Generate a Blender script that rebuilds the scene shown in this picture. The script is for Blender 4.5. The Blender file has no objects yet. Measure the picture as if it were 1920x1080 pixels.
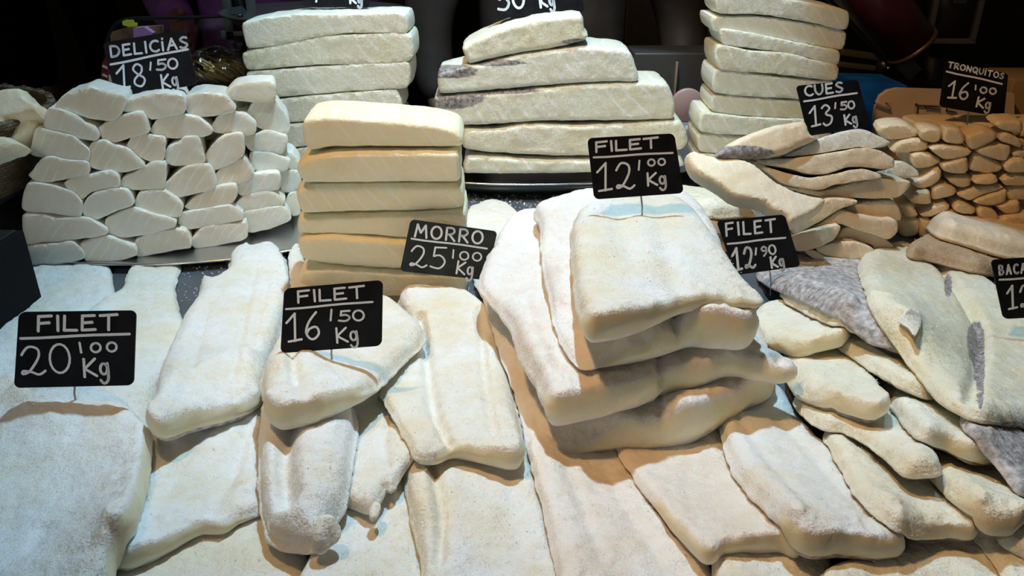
import bpy, math, random
import numpy as np
from mathutils import Vector, Matrix
from mathutils.geometry import delaunay_2d_cdt

scene = bpy.context.scene
C = scene.collection
R = math.radians
random.seed(7)

# ------------------------------------------------------------------ camera, world, lamps, exposure
CZ = 0.90                      # height of the counter top above the floor
CAM = np.array([0.0, 0.0, CZ + 0.45])
PITCH, FPX = R(25.0), 1507.0
cam_data = bpy.data.cameras.new('camera')
cam_data.sensor_width = 36.0
cam_data.lens = FPX / 1920.0 * 36.0
cam_data.clip_start = 0.02
cam = bpy.data.objects.new('camera', cam_data)
cam.location = CAM
cam.rotation_euler = (R(90) - PITCH, 0, 0)
C.objects.link(cam)
scene.camera = cam

world = bpy.data.worlds.new('market_hall')
scene.world = world
world.use_nodes = True
bg = world.node_tree.nodes['Background']
bg.inputs[0].default_value = (1.0, 0.72, 0.45, 1)
bg.inputs[1].default_value = 0.04


def lamp(name, kind, loc, target, energy, color, **kw):
    d = bpy.data.lights.new(name, kind)
    d.energy, d.color = energy, color
    for k, v in kw.items():
        setattr(d, k, v)
    o = bpy.data.objects.new(name, d)
    o.location = loc
    o.rotation_euler = (Vector(target) - Vector(loc)).to_track_quat('-Z', 'Y').to_euler()
    C.objects.link(o)
    return o


# the stall's overhead lamp: a wide clear beam with a brighter middle; a warm lamp beside it; the back and front fills are added to lift upright faces
lamp('stall_spotlight', 'SPOT', (0.049, 1.163, CZ + 1.67), (-0.26, 0.87, CZ), 91, (0.52, 0.83, 1.08),
     spot_size=R(65.2), spot_blend=0.03, shadow_soft_size=0.025)
lamp('stall_spotlight_middle', 'SPOT', (0.049, 1.163, CZ + 1.67), (-0.06, 0.93, CZ), 66, (0.60, 0.85, 1.04),
     spot_size=R(46), spot_blend=1.0, shadow_soft_size=0.025)
lamp('counter_spotlight', 'SPOT', (0.66, 1.05, CZ + 1.50), (0.66, 0.60, CZ), 22, (0.50, 0.84, 1.10),
     spot_size=R(30), spot_blend=0.3, shadow_soft_size=0.025)
lamp('warm_spotlight', 'SPOT', (-0.50, 0.56, CZ + 1.75), (0.36, 0.99, CZ), 84, (1.0, 0.57, 0.24),
     spot_size=R(56), spot_blend=0.7, shadow_soft_size=0.06)
lamp('back_stack_fill', 'SPOT', (0.0, 0.50, CZ + 1.75), (0.02, 1.38, CZ + .25), 58, (0.74, 0.98, 1.04),
     spot_size=R(30.4), spot_blend=0.10, shadow_soft_size=0.05)  # added fill that brightens the fronts of the back stacks
lamp('front_left_fill', 'SPOT', (-0.75, -0.55, CZ + 1.1), (-0.36, 1.02, CZ + .11), 17, (1.0, 0.94, 0.80),
     spot_size=R(29), spot_blend=0.6, shadow_soft_size=0.08)  # added fill, cone kept to the cube pile and MORRO fronts
lamp('front_fill', 'AREA', (-0.85, -0.95, CZ + 0.80), (-0.35, 1.0, CZ + .1), 2.4, (0.86, 0.95, 1.0), size=0.5)  # weak added fill for card lettering and faces turned to the camera

scene.view_settings.view_transform = 'Standard'
scene.view_settings.look = 'None'
scene.view_settings.gamma = 1.0
scene.view_settings.use_curve_mapping = False
scene.view_settings.exposure = -0.5

# ------------------------------------------------------------------ small helpers
FWD = np.array([0, math.cos(PITCH), -math.sin(PITCH)])
UPV = np.array([0, math.sin(PITCH), math.cos(PITCH)])
RGT = np.array([1.0, 0, 0])


def rays(p):
    p = np.asarray(p, float).reshape(-1, 2)
    return FWD + ((p[:, :1] - 960) / FPX) * RGT - ((p[:, 1:] - 540) / FPX) * UPV


def on_z(p, z):                # photo point -> point at height z above the counter
    d = rays(p)
    t = (CZ + z - CAM[2]) / d[:, 2]
    return CAM + d * t[:, None]


def on_y(p, y):                # photo point -> point at distance y behind the stall front
    d = rays(p)
    return CAM + d * ((y - CAM[1]) / d[:, 1])[:, None]


def on_plane(p, p0, n):
    d = rays(p)
    t = ((np.asarray(p0) - CAM) @ n) / (d @ n)
    return CAM + d * t[:, None]


def tag(o, label=None, cat=None, group=None, kind=None):
    if label: o['label'] = label
    if cat: o['category'] = cat
    if group: o['group'] = group
    if kind: o['kind'] = kind
    return o


def mesh_obj(name, verts, faces, mats, parent=None, mat_idx=None, smooth=True, origin=None, sharp=None):
    verts = np.asarray(verts, float)
    o3 = np.zeros(3) if origin is None else np.asarray(origin, float)
    me = bpy.data.meshes.new(name)
    me.from_pydata((verts - o3).tolist(), [], [tuple(int(i) for i in f) for f in faces])
    if not isinstance(mats, (list, tuple)): mats = [mats]
    for m in mats: me.materials.append(m)
    if mat_idx is not None: me.polygons.foreach_set('material_index', np.asarray(mat_idx, np.int32))
    if smooth: me.polygons.foreach_set('use_smooth', np.ones(len(me.polygons), bool))
    me.update()
    if sharp: me.set_sharp_from_angle(angle=R(sharp))
    o = bpy.data.objects.new(name, me)
    C.objects.link(o)
    if parent is not None:
        o.parent = parent
        o.location = Vector(o3) - Vector(parent.location) - (Vector(parent.parent.location) if parent.parent else Vector())
    else:
        o.location = o3
    return o


def empty(name, loc):
    o = bpy.data.objects.new(name, None)
    o.empty_display_size = 0.02
    o.location = loc
    C.objects.link(o)
    return o


class MB:                      # collects simple shapes into one mesh
    def __init__(s): s.v, s.f = [], []

    def add(s, v, f):
        b = len(s.v)
        s.v += [tuple(map(float, q)) for q in v]
        s.f += [tuple(i + b for i in q) for q in f]
        return s

    def box(s, c, size, rot=None, bev=0.0):
        hx, hy, hz = [q / 2 for q in size]
        if bev <= 0:
            v = [(x, y, z) for x in (-hx, hx) for y in (-hy, hy) for z in (-hz, hz)]
            f = [(0, 1, 3, 2), (4, 6, 7, 5), (0, 4, 5, 1), (2, 3, 7, 6), (0, 2, 6, 4), (1, 5, 7, 3)]
        else:
            import bmesh
            bm = bmesh.new()
            bmesh.ops.create_cube(bm, size=1.0, matrix=Matrix.Diagonal((size[0], size[1], size[2], 1)))
            bmesh.ops.bevel(bm, geom=bm.edges[:], offset=bev, segments=3, affect='EDGES', profile=0.5)
            bm.verts.index_update()
            v = [q.co[:] for q in bm.verts]
            f = [[q.index for q in fc.verts] for fc in bm.faces]
            bm.free()
        m = Matrix.Identity(3) if rot is None else rot
        v = [m @ Vector(q) + Vector(c) for q in v]
        return s.add(v, f)

    def tube(s, pts, r, n=10, cap=True):
        pts = [Vector(p) for p in pts]
        rs = r if isinstance(r, (list, tuple)) else [r] * len(pts)
        v, f = [], []
        for i, p in enumerate(pts):
            t = (pts[min(i + 1, len(pts) - 1)] - pts[max(i - 1, 0)]).normalized()
            a = t.orthogonal().normalized() if i == 0 else (a - t * a.dot(t)).normalized()
            b = t.cross(a)
            for k in range(n):
                w = 2 * math.pi * k / n
                v.append(p + (a * math.cos(w) + b * math.sin(w)) * rs[i])
        for i in range(len(pts) - 1):
            for k in range(n):
                k2 = (k + 1) % n
                f.append((i * n + k, i * n + k2, (i + 1) * n + k2, (i + 1) * n + k))
        if cap:
            f.append(tuple(reversed(range(n))))
            f.append(tuple(range((len(pts) - 1) * n, len(pts) * n)))
        return s.add(v, f)

    def lathe(s, c, prof, n=64, sx=1.0, sy=1.0):
        v, f = [], []
        for (r, z) in prof:
            for k in range(n):
                w = 2 * math.pi * k / n
                v.append((c[0] + r * sx * math.cos(w), c[1] + r * sy * math.sin(w), c[2] + z))
        for i in range(len(prof) - 1):
            for k in range(n):
                k2 = (k + 1) % n
                f.append((i * n + k, i * n + k2, (i + 1) * n + k2, (i + 1) * n + k))
        f.append(tuple(reversed(range(n))))
        f.append(tuple(range((len(prof) - 1) * n, len(prof) * n)))
        return s.add(v, f)

    def build(s, name, mat, parent=None, smooth=True, origin=None):
        return mesh_obj(name, s.v, s.f, mat, parent, None, smooth, origin)


_lat = np.random.RandomState(3).rand(256, 256)


def vnoise(x, y):
    xi, yi = np.floor(x).astype(int), np.floor(y).astype(int)
    fx, fy = x - xi, y - yi
    fx, fy = fx * fx * (3 - 2 * fx), fy * fy * (3 - 2 * fy)
    g = lambda a, b: _lat[a % 256, b % 256]
    return ((g(xi, yi) * (1 - fx) + g(xi + 1, yi) * fx) * (1 - fy) + (g(xi, yi + 1) * (1 - fx) + g(xi + 1, yi + 1) * fx) * fy) * 2 - 1


def fbm(x, y, scale, seed, octv=3):
    r, a, t = 0, 1.0, 0
    for k in range(octv):
        s = scale / 2 ** k
        r = r + a * vnoise(x / s + seed * 17.31 + k * 31.7, y / s + seed * 7.77 + k * 11.3)
        t += a
        a *= 0.5
    return r / t


def smooth_loop(p, step, closed=True, tens=.9):
    """Rounded resampling of a hand-drawn outline: Catmull-Rom, then even spacing."""
    p = np.asarray(p, float)
    n = len(p)
    out = []
    m = n if closed else n - 1
    for i in range(m):
        if closed:
            a, b, c, d = p[(i - 1) % n], p[i], p[(i + 1) % n], p[(i + 2) % n]
        else:
            a, b, c, d = p[max(i - 1, 0)], p[i], p[i + 1], p[min(i + 2, n - 1)]
        # centripetal-like tension so long/short neighbours do not overshoot
        L = np.linalg.norm(c - b)
        m1 = (c - a); m1 = m1 / (np.linalg.norm(m1) + 1e-9) * min(L, np.linalg.norm(b - a) * 1.6 + 1e-9) * tens
        m2 = (d - b); m2 = m2 / (np.linalg.norm(m2) + 1e-9) * min(L, np.linalg.norm(d - c) * 1.6 + 1e-9) * tens
        for t in np.linspace(0, 1, 12, endpoint=False):
            t2, t3 = t * t, t * t * t
            out.append((2 * t3 - 3 * t2 + 1) * b + (t3 - 2 * t2 + t) * m1 + (-2 * t3 + 3 * t2) * c + (t3 - t2) * m2)
    out.append(p[0] if closed else p[-1])
    out = np.array(out)
    seg = np.linalg.norm(np.diff(out, axis=0), axis=1)
    s = np.concatenate([[0], np.cumsum(seg)])
    k = max(8, int(round(s[-1] / step)))
    q = np.linspace(0, s[-1], k + (0 if closed else 1), endpoint=not closed)
    return np.stack([np.interp(q, s, out[:, j]) for j in range(out.shape[1])], 1)


def dist_poly(P, Q, closed=True):
    """distance of points P to polyline Q"""
    A = Q
    B = np.roll(Q, -1, 0) if closed else Q[1:]
    if not closed: A = Q[:-1]
    best = np.full(len(P), 1e9)
    for a, b in zip(A, B):
        ab = b - a
        t = np.clip(((P - a) @ ab) / (ab @ ab + 1e-12), 0, 1)
        best = np.minimum(best, np.hypot(*(P - a - t[:, None] * ab).T))
    return best


def inside_poly(P, Q):
    x, y = P[:, 0], P[:, 1]
    ins = np.zeros(len(P), bool)
    n = len(Q)
    for i in range(n):
        x1, y1 = Q[i]; x2, y2 = Q[(i + 1) % n]
        if y1 == y2: continue
        c = ((y1 > y) != (y2 > y)) & (x < (x2 - x1) * (y - y1) / (y2 - y1) + x1)
        ins ^= c
    return ins


def fill(Q, step, near):
    """triangulate the outline Q with an even grid of inner points, denser within «near» of the edge"""
    if np.sum(Q[:, 0] * np.roll(Q[:, 1], -1) - np.roll(Q[:, 0], -1) * Q[:, 1]) < 0: Q = Q[::-1].copy()
    lo, hi = Q.min(0), Q.max(0)
    h = step / 2
    gx, gy = np.meshgrid(np.arange(lo[0], hi[0], h), np.arange(lo[1], hi[1], h))
    ix, iy = np.meshgrid(np.arange(gx.shape[1]), np.arange(gx.shape[0]))
    P = np.stack([gx.ravel(), gy.ravel()], 1)
    P = P + np.random.RandomState(len(P)).uniform(-.25, .25, P.shape) * h
    keep = inside_poly(P, Q)
    P, par = P[keep], ((ix.ravel() % 2 == 0) & (iy.ravel() % 2 == 0))[keep]
    d = dist_poly(P, Q)
    P = P[((d < near) | par) & (d > h * 0.45)]
    n = len(Q)
    V = np.concatenate([Q, P])
    ov, oe, of, *_ = delaunay_2d_cdt([Vector(v) for v in V], [(i, (i + 1) % n) for i in range(n)], [], 1, 1e-6)
    V = np.array([v[:] for v in ov])
    F = [tuple(f) for f in of if len(f) == 3]
    T = np.array(F)
    ar = (V[T[:, 1], 0] - V[T[:, 0], 0]) * (V[T[:, 2], 1] - V[T[:, 0], 1]) - (V[T[:, 1], 1] - V[T[:, 0], 1]) * (V[T[:, 2], 0] - V[T[:, 0], 0])
    T[ar < 0] = T[ar < 0][:, ::-1]
    used = np.unique(T)
    rm = -np.ones(len(V), int); rm[used] = np.arange(len(used))
    return V[used], rm[T], Q


def border(T):
    e = np.concatenate([T[:, [0, 1]], T[:, [1, 2]], T[:, [2, 0]]])
    key = set(map(tuple, e.tolist()))
    return [(a, b) for a, b in key if (b, a) not in key]


def solid(V, T, top, bot, rings, bulge, seed, rough):
    """closed body over the flat triangulation V,T (2D). top/bot give w for every vertex. Returns (verts (u,v,w), faces, wall ring index)"""
    n = len(V)
    bd = border(T)
    nrm = np.zeros((n, 2))
    for a, b in bd:
        t = V[b] - V[a]; L = np.hypot(*t) + 1e-12
        q = np.array([t[1], -t[0]]) / L
        nrm[a] += q; nrm[b] += q
    bv = sorted({i for e in bd for i in e})
    l = np.hypot(nrm[:, 0], nrm[:, 1]); l[l == 0] = 1
    nrm /= l[:, None]
    verts = [np.column_stack([V, top])]
    idx = {b: i for i, b in enumerate(bv)}
    bvA = np.array(bv)
    prev = {b: b for b in bv}
    faces, tags = [tuple(t) for t in T], [0] * len(T)
    base = n
    arc = V[bvA]
    for r in range(1, rings + 1):
        s = r / (rings + 1)
        w = top[bvA] * (1 - s) + bot[bvA] * s
        off = bulge * math.sin(math.pi * s) + rough * fbm(arc[:, 0] + w * 1.9, arc[:, 1] - w * 1.4, 0.012, seed + 5)
        verts.append(np.column_stack([V[bvA] + nrm[bvA] * off[:, None], w]))
        cur = {b: base + idx[b] for b in bv}
        for a, b in bd:
            faces.append((prev[b], prev[a], cur[a], cur[b])); tags.append(r)
        prev = cur
        base += len(bv)
    verts.append(np.column_stack([V, bot]))
    for a, b in bd:
        faces.append((prev[b], prev[a], base + a, base + b)); tags.append(rings + 1)
    for t in T:
        faces.append((base + t[2], base + t[1], base + t[0])); tags.append(rings + 2)
    return np.concatenate(verts), faces, np.array(tags)


def dome(d, r):
    q = np.clip(d / r, 0, 1)
    return np.sqrt(np.clip(1 - (1 - q) ** 2, 0, 1))


# ------------------------------------------------------------------ materials
def nodes(name):
    m = bpy.data.materials.new(name)
    m.use_nodes = True
    nt = m.node_tree
    b = nt.nodes['Principled BSDF']
    return m, nt, b


def plain(name, col, rough=0.5, metal=0.0, noise=0.0, nscale=30, bump=0.0, bscale=200, coat=0.0, spec=0.5):
    m, nt, b = nodes(name)
    b.inputs['Base Color'].default_value = (*col, 1)
    b.inputs['Roughness'].default_value = rough
    b.inputs['Metallic'].default_value = metal
    b.inputs['Specular IOR Level'].default_value = spec
    b.inputs['Coat Weight'].default_value = coat
    tc = nt.nodes.new('ShaderNodeTexCoord')
    if noise > 0:
        n = nt.nodes.new('ShaderNodeTexNoise')
        n.inputs['Scale'].default_value = nscale
        n.inputs['Detail'].default_value = 5
        nt.links.new(tc.outputs['Object'], n.inputs['Vector'])
        r = nt.nodes.new('ShaderNodeValToRGB')
        r.color_ramp.elements[0].position, r.color_ramp.elements[1].position = .3, .7
        r.color_ramp.elements[0].color = (*[c * (1 - noise) for c in col], 1)
        r.color_ramp.elements[1].color = (*[min(1, c * (1 + noise)) for c in col], 1)
        nt.links.new(n.outputs['Fac'], r.inputs['Fac'])
        nt.links.new(r.outputs['Color'], b.inputs['Base Color'])
    if bump > 0:
        n = nt.nodes.new('ShaderNodeTexNoise')
        n.inputs['Scale'].default_value = bscale
        n.inputs['Detail'].default_value = 4
        nt.links.new(tc.outputs['Object'], n.inputs['Vector'])
        q = nt.nodes.new('ShaderNodeBump')
        q.inputs['Strength'].default_value = bump
        q.inputs['Distance'].default_value = 0.002
        nt.links.new(n.outputs['Fac'], q.inputs['Height'])
        nt.links.new(q.outputs['Normal'], b.inputs['Normal'])
    return m


def flesh(name, pale, tan, rough=0.55, grain=0.6, flake=0.0, sss=0.45, flake_rot=(0, 0, 0), flake_scale=38, crystals=0.5, spec=0.5, blot=17, facet=.42, mott=.24):
    """Salt-cured cod: pale flesh drifting to tan, salt grain, optional muscle-flake lines."""
    m, nt, b = nodes(name)
    N, L = nt.nodes.new, nt.links.new
    tc = N('ShaderNodeTexCoord'); oi = N('ShaderNodeObjectInfo')
    add = N('ShaderNodeVectorMath'); add.operation = 'ADD'
    sc = N('ShaderNodeVectorMath'); sc.operation = 'SCALE'; sc.inputs['Scale'].default_value = 7.3
    L(oi.outputs['Random'], sc.inputs[0]); L(tc.outputs['Object'], add.inputs[0]); L(sc.outputs[0], add.inputs[1])
    P = add.outputs[0]

    def noise(scale, detail=4, rgh=.55):
        n = N('ShaderNodeTexNoise')
        n.inputs['Scale'].default_value = scale; n.inputs['Detail'].default_value = detail; n.inputs['Roughness'].default_value = rgh
        L(P, n.inputs['Vector'])
        return n.outputs['Fac']

    ramp = N('ShaderNodeValToRGB')
    ramp.color_ramp.elements[0].position, ramp.color_ramp.elements[1].position = .38, .72
    ramp.color_ramp.elements[0].color = (*pale, 1); ramp.color_ramp.elements[1].color = (*tan, 1)
    # object-level drift keeps neighbours slightly different
    mx = N('ShaderNodeMath'); mx.operation = 'MULTIPLY_ADD'; mx.inputs[1].default_value = 0.22; mx.inputs[2].default_value = -0.11
    L(oi.outputs['Random'], mx.inputs[0])
    ad = N('ShaderNodeMath'); ad.operation = 'ADD'
    L(noise(blot, 5, .6), ad.inputs[0]); L(mx.outputs[0], ad.inputs[1])
    L(ad.outputs[0], ramp.inputs['Fac'])
    col = ramp.outputs['Color']
    # fine mottling
    mm = N('ShaderNodeMixRGB'); mm.blend_type = 'MULTIPLY'; mm.inputs['Fac'].default_value = mott
    fr = N('ShaderNodeValToRGB')
    fr.color_ramp.elements[0].position, fr.color_ramp.elements[1].position = .28, .56
    fr.color_ramp.elements[0].color = (.78, .68, .46, 1); fr.color_ramp.elements[1].color = (1, 1, 1, 1)
    L(noise(70, 4, .65), fr.inputs['Fac']); L(col, mm.inputs['Color1']); L(fr.outputs['Color'], mm.inputs['Color2'])
    col = mm.outputs['Color']
    hgt = None
    if flake > 0:
        mp = N('ShaderNodeMapping'); mp.inputs['Rotation'].default_value = flake_rot
        L(P, mp.inputs['Vector'])
        wv = N('ShaderNodeTexWave'); wv.wave_type = 'BANDS'; wv.bands_direction = 'X'; wv.wave_profile = 'SIN'
        wv.inputs['Scale'].default_value = flake_scale; wv.inputs['Distortion'].default_value = 4.0
        wv.inputs['Detail'].default_value = 2; wv.inputs['Detail Scale'].default_value = .8
        L(mp.outputs[0], wv.inputs['Vector'])
        wr = N('ShaderNodeValToRGB')
        wr.color_ramp.elements[0].position, wr.color_ramp.elements[1].position = .86, .98
        wr.color_ramp.elements[0].color = (0, 0, 0, 1); wr.color_ramp.elements[1].color = (1, 1, 1, 1)
        L(wv.outputs['Fac'], wr.inputs['Fac'])
        br = N('ShaderNodeMath'); br.operation = 'MULTIPLY'
        b2 = N('ShaderNodeValToRGB'); b2.color_ramp.elements[0].position, b2.color_ramp.elements[1].position = .44, .58
        L(noise(22, 2), b2.inputs['Fac'])
        L(wr.outputs['Color'], br.inputs[0]); L(b2.outputs['Color'], br.inputs[1])
        fm = N('ShaderNodeMath'); fm.operation = 'MULTIPLY'; fm.inputs[1].default_value = flake
        L(br.outputs[0], fm.inputs[0])
        fx = N('ShaderNodeMixRGB'); fx.inputs['Color2'].default_value = (.97, .96, .92, 1)
        L(fm.outputs[0], fx.inputs['Fac']); L(col, fx.inputs['Color1'])
        col = fx.outputs['Color']
    # skin left on the flesh, where the piece carries a «skin» mask
    an = N('ShaderNodeAttribute'); an.attribute_name = 'skin'
    sk1 = N('ShaderNodeMath'); sk1.operation = 'MULTIPLY_ADD'; sk1.inputs[1].default_value = .8
    L(noise(45, 5, .7), sk1.inputs[0]); L(an.outputs['Fac'], sk1.inputs[2])
    sr = N('ShaderNodeValToRGB'); sr.color_ramp.elements[0].position, sr.color_ramp.elements[1].position = .82, 1.02
    L(sk1.outputs[0], sr.inputs['Fac'])
    scol = N('ShaderNodeValToRGB'); scol.color_ramp.elements[0].position, scol.color_ramp.elements[1].position = .35, .65
    scol.color_ramp.elements[0].color = (.13, .11, .11, 1); scol.color_ramp.elements[1].color = (.50, .46, .44, 1)
    L(noise(160, 4, .7), scol.inputs['Fac'])
    smx = N('ShaderNodeMixRGB')
    L(sr.outputs['Color'], smx.inputs['Fac']); L(col, smx.inputs['Color1']); L(scol.outputs['Color'], smx.inputs['Color2'])
    col = smx.outputs['Color']
    # salt crystals: small bright cells
    vo = N('ShaderNodeTexVoronoi'); vo.inputs['Scale'].default_value = 260
    L(P, vo.inputs['Vector'])
    vr = N('ShaderNodeValToRGB')
    vr.color_ramp.elements[0].position, vr.color_ramp.elements[1].position = .10, .24
    vr.color_ramp.elements[0].color = (1, 1, 1, 1); vr.color_ramp.elements[1].color = (0, 0, 0, 1)
    L(vo.outputs['Distance'], vr.inputs['Fac'])
    gate = N('ShaderNodeValToRGB'); gate.color_ramp.elements[0].position, gate.color_ramp.elements[1].position = .5, .62
    L(noise(35, 3), gate.inputs['Fac'])
    cr = N('ShaderNodeMath'); cr.operation = 'MULTIPLY'
    L(vr.outputs['Color'], cr.inputs[0]); L(gate.outputs['Color'], cr.inputs[1])
    cf = N('ShaderNodeMath'); cf.operation = 'MULTIPLY'; cf.inputs[1].default_value = crystals
    L(cr.outputs[0], cf.inputs[0])
    cx = N('ShaderNodeMixRGB'); cx.inputs['Color2'].default_value = (.97, .97, .95, 1)
    L(cf.outputs[0], cx.inputs['Fac']); L(col, cx.inputs['Color1'])
    L(cx.outputs['Color'], b.inputs['Base Color'])
    # fine grain, and tiny crystal facets that catch the lamps
    s1 = N('ShaderNodeMath'); s1.operation = 'MULTIPLY_ADD'; s1.inputs[1].default_value = 0.6
    L(noise(520, 3, .7), s1.inputs[0]); L(noise(170, 4, .6), s1.inputs[2])
    bp = N('ShaderNodeBump'); bp.inputs['Strength'].default_value = grain; bp.inputs['Distance'].default_value = 0.0019
    vc = N('ShaderNodeTexVoronoi'); vc.inputs['Scale'].default_value = 900
    L(P, vc.inputs['Vector'])
    sb = N('ShaderNodeVectorMath'); sb.operation = 'SUBTRACT'; sb.inputs[1].default_value = (.5, .5, .5)
    L(vc.outputs['Color'], sb.inputs[0])
    fs = N('ShaderNodeVectorMath'); fs.operation = 'SCALE'; fs.inputs['Scale'].default_value = facet
    L(sb.outputs[0], fs.inputs[0])
    ge = N('ShaderNodeNewGeometry')
    fa = N('ShaderNodeVectorMath'); fa.operation = 'ADD'
    L(ge.outputs['Normal'], fa.inputs[0]); L(fs.outputs[0], fa.inputs[1])
    fn = N('ShaderNodeVectorMath'); fn.operation = 'NORMALIZE'
    L(fa.outputs[0], fn.inputs[0]); L(fn.outputs[0], bp.inputs['Normal'])
    L(s1.outputs[0], bp.inputs['Height']); L(bp.outputs['Normal'], b.inputs['Normal'])
    b.inputs['Roughness'].default_value = rough
    b.inputs['Specular IOR Level'].default_value = spec
    b.inputs['Subsurface Weight'].default_value = sss
    b.inputs['Subsurface Radius'].default_value = (1.0, .55, .25)
    b.inputs['Subsurface Scale'].default_value = 0.005
    return m


M = {}
M['fillet'] = flesh('salted_cod_flesh', (.90, .91, .89), (.86, .79, .61), .42, .9)
M['fillet_pink'] = flesh('pinkish_cod_flesh', (.90, .87, .83), (.84, .75, .64), .42, .6)
M['fillet_yellow'] = flesh('yellowish_cod_flesh', (.90, .88, .76), (.86, .78, .56), .42, .75)
M['cut'] = flesh('cut_cod_flesh', (.88, .83, .62), (.84, .75, .50), .45, .25, sss=.6, crystals=.2, facet=.12)
M['loin'] = flesh('cod_loin_flesh', (.90, .84, .62), (.87, .77, .50), .5, .55, flake=.35, flake_rot=(0, R(35), 0), flake_scale=17, sss=.5, facet=.25, mott=.12)
M['white_loin'] = flesh('white_cod_loin_flesh', (.87, .87, .76), (.84, .81, .62), .45, .4, flake=.85, flake_rot=(0, R(40), 0), flake_scale=15, facet=.3, mott=.12)
M['cube'] = flesh('desalted_cod_flesh', (.88, .86, .78), (.86, .78, .62), .36, .3, flake=.7, flake_rot=(0, R(-35), 0), flake_scale=27, sss=.6, crystals=.35, facet=.12, mott=.12)
M['chunk'] = flesh('tan_cod_flesh', (.86, .70, .46), (.77, .59, .35), .5, .4, flake=.3, flake_rot=(0, R(30), 0), flake_scale=32, sss=.3, facet=.15, mott=.12)
M['tail'] = flesh('cod_tail_flesh', (.87, .76, .57), (.82, .66, .44), .48, .3, flake=.3, flake_rot=(0, R(20), 0), flake_scale=24, facet=.2, mott=.12)
M['skin'] = plain('grey_cod_skin', (.22, .19, .17), .6, noise=.55, nscale=90, bump=.8, bscale=300)
M['pale_skin'] = plain('pale_grey_cod_skin', (.46, .43, .42), .5, noise=.55, nscale=150, bump=.4, bscale=420)
M['belly'] = flesh('brown_belly_flesh', (.55, .40, .25), (.42, .26, .14), .5, .6)
M['card'] = plain('black_card', (.008, .009, .012), .5, noise=.5, nscale=40, spec=.15)
M['grey_card'] = plain('worn_black_card', (.022, .028, .026), .5, noise=.4, nscale=40, spec=.2)
M['ink'] = plain('white_chalk_ink', (.86, .92, 1.0), .6)
M['steel'] = plain('polished_steel', (.62, .63, .64), .22, 1.0)
M['dark_steel'] = plain('dark_steel', (.10, .105, .11), .35, .9)
M['counter'] = plain('brushed_counter_steel', (.115, .13, .15), .45, .35, noise=.15, nscale=14, bump=.15, bscale=90)
M['black'] = plain('black_paint', (.012, .012, .012), .5, noise=.3, nscale=20)
M['black_gloss'] = plain('black_plastic', (.014, .014, .014), .3)
M['salt'] = plain('salt', (.92, .92, .90), .35)

# ------------------------------------------------------------------ the counter surface as a height field, for laying fish on
RES = 0.003
GX0, GX1, GY0, GY1 = -1.15, 1.35, 0.25, 1.6
NX, NY = int((GX1 - GX0) / RES), int((GY1 - GY0) / RES)
HF = np.zeros((NY, NX))
FISH = np.zeros((NY, NX), bool)


def box3(a, r):
    k = 2 * r + 1
    p = np.pad(a, r, mode='edge')
    c = np.cumsum(np.pad(p, ((1, 0), (0, 0))), 0); p = (c[k:] - c[:-k]) / k
    c = np.cumsum(np.pad(p, ((0, 0), (1, 0))), 1)
    return (c[:, k:] - c[:, :-k]) / k


def samp(A, x, y, x0, y0):
    fx = np.clip((x - x0) / RES, 0, A.shape[1] - 1.001); fy = np.clip((y - y0) / RES, 0, A.shape[0] - 1.001)
    i, j = fx.astype(int), fy.astype(int)
    u, v = fx - i, fy - j
    return (A[j, i] * (1 - u) + A[j, i + 1] * u) * (1 - v) + (A[j + 1, i] * (1 - u) + A[j + 1, i + 1] * u) * v


def march(px, A, x0, y0):
    d = rays(px)
    lo = np.full(len(d), 0.25) / d[:, 1]; hi = np.full(len(d), 1.75) / d[:, 1]
    n = len(d)
    hi_t, done = hi.copy(), np.zeros(n, bool)
    step = (hi - lo) / 500

    def under(t):
        q = CAM + d * t[:, None]
        return q[:, 2] - CZ <= samp(A, q[:, 0], q[:, 1], x0, y0)
    for k in range(501):
        t = lo + step * k
        h = (~done) & under(t)
        hi_t[h] = t[h]; done |= h
        if done.all(): break
    a, b = hi_t - step, hi_t.copy()
    for k in range(14):        # close in on the crossing
        m = (a + b) / 2
        u = under(m)
        b = np.where(u, m, b); a = np.where(u, a, m)
    return CAM + d * b[:, None]


_seed = [0]


def to_px(X):
    v = np.asarray(X) - CAM
    k = v @ FWD
    return np.stack([960 + FPX * (v @ RGT) / k, 540 - FPX * (v @ UPV) / k], 1)


def zone(o, zones):
    """a soft mask over the flesh where skin was left on, in the given ovals"""
    me = o.data
    co = np.empty(len(me.vertices) * 3); me.vertices.foreach_get('co', co)
    p = to_px(co.reshape(-1, 3) + np.array(o.location))
    m = np.zeros(len(p))
    for x, y, rx, ry in zones:
        q = ((p[:, 0] - x) / rx) ** 2 + ((p[:, 1] - y) / ry) ** 2
        m = np.maximum(m, np.clip(1.15 - .65 * q, 0, 1) * (q < 1.8))
    at = me.attributes.new('skin', 'FLOAT', 'POINT')
    at.data.foreach_set('value', m)




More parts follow.
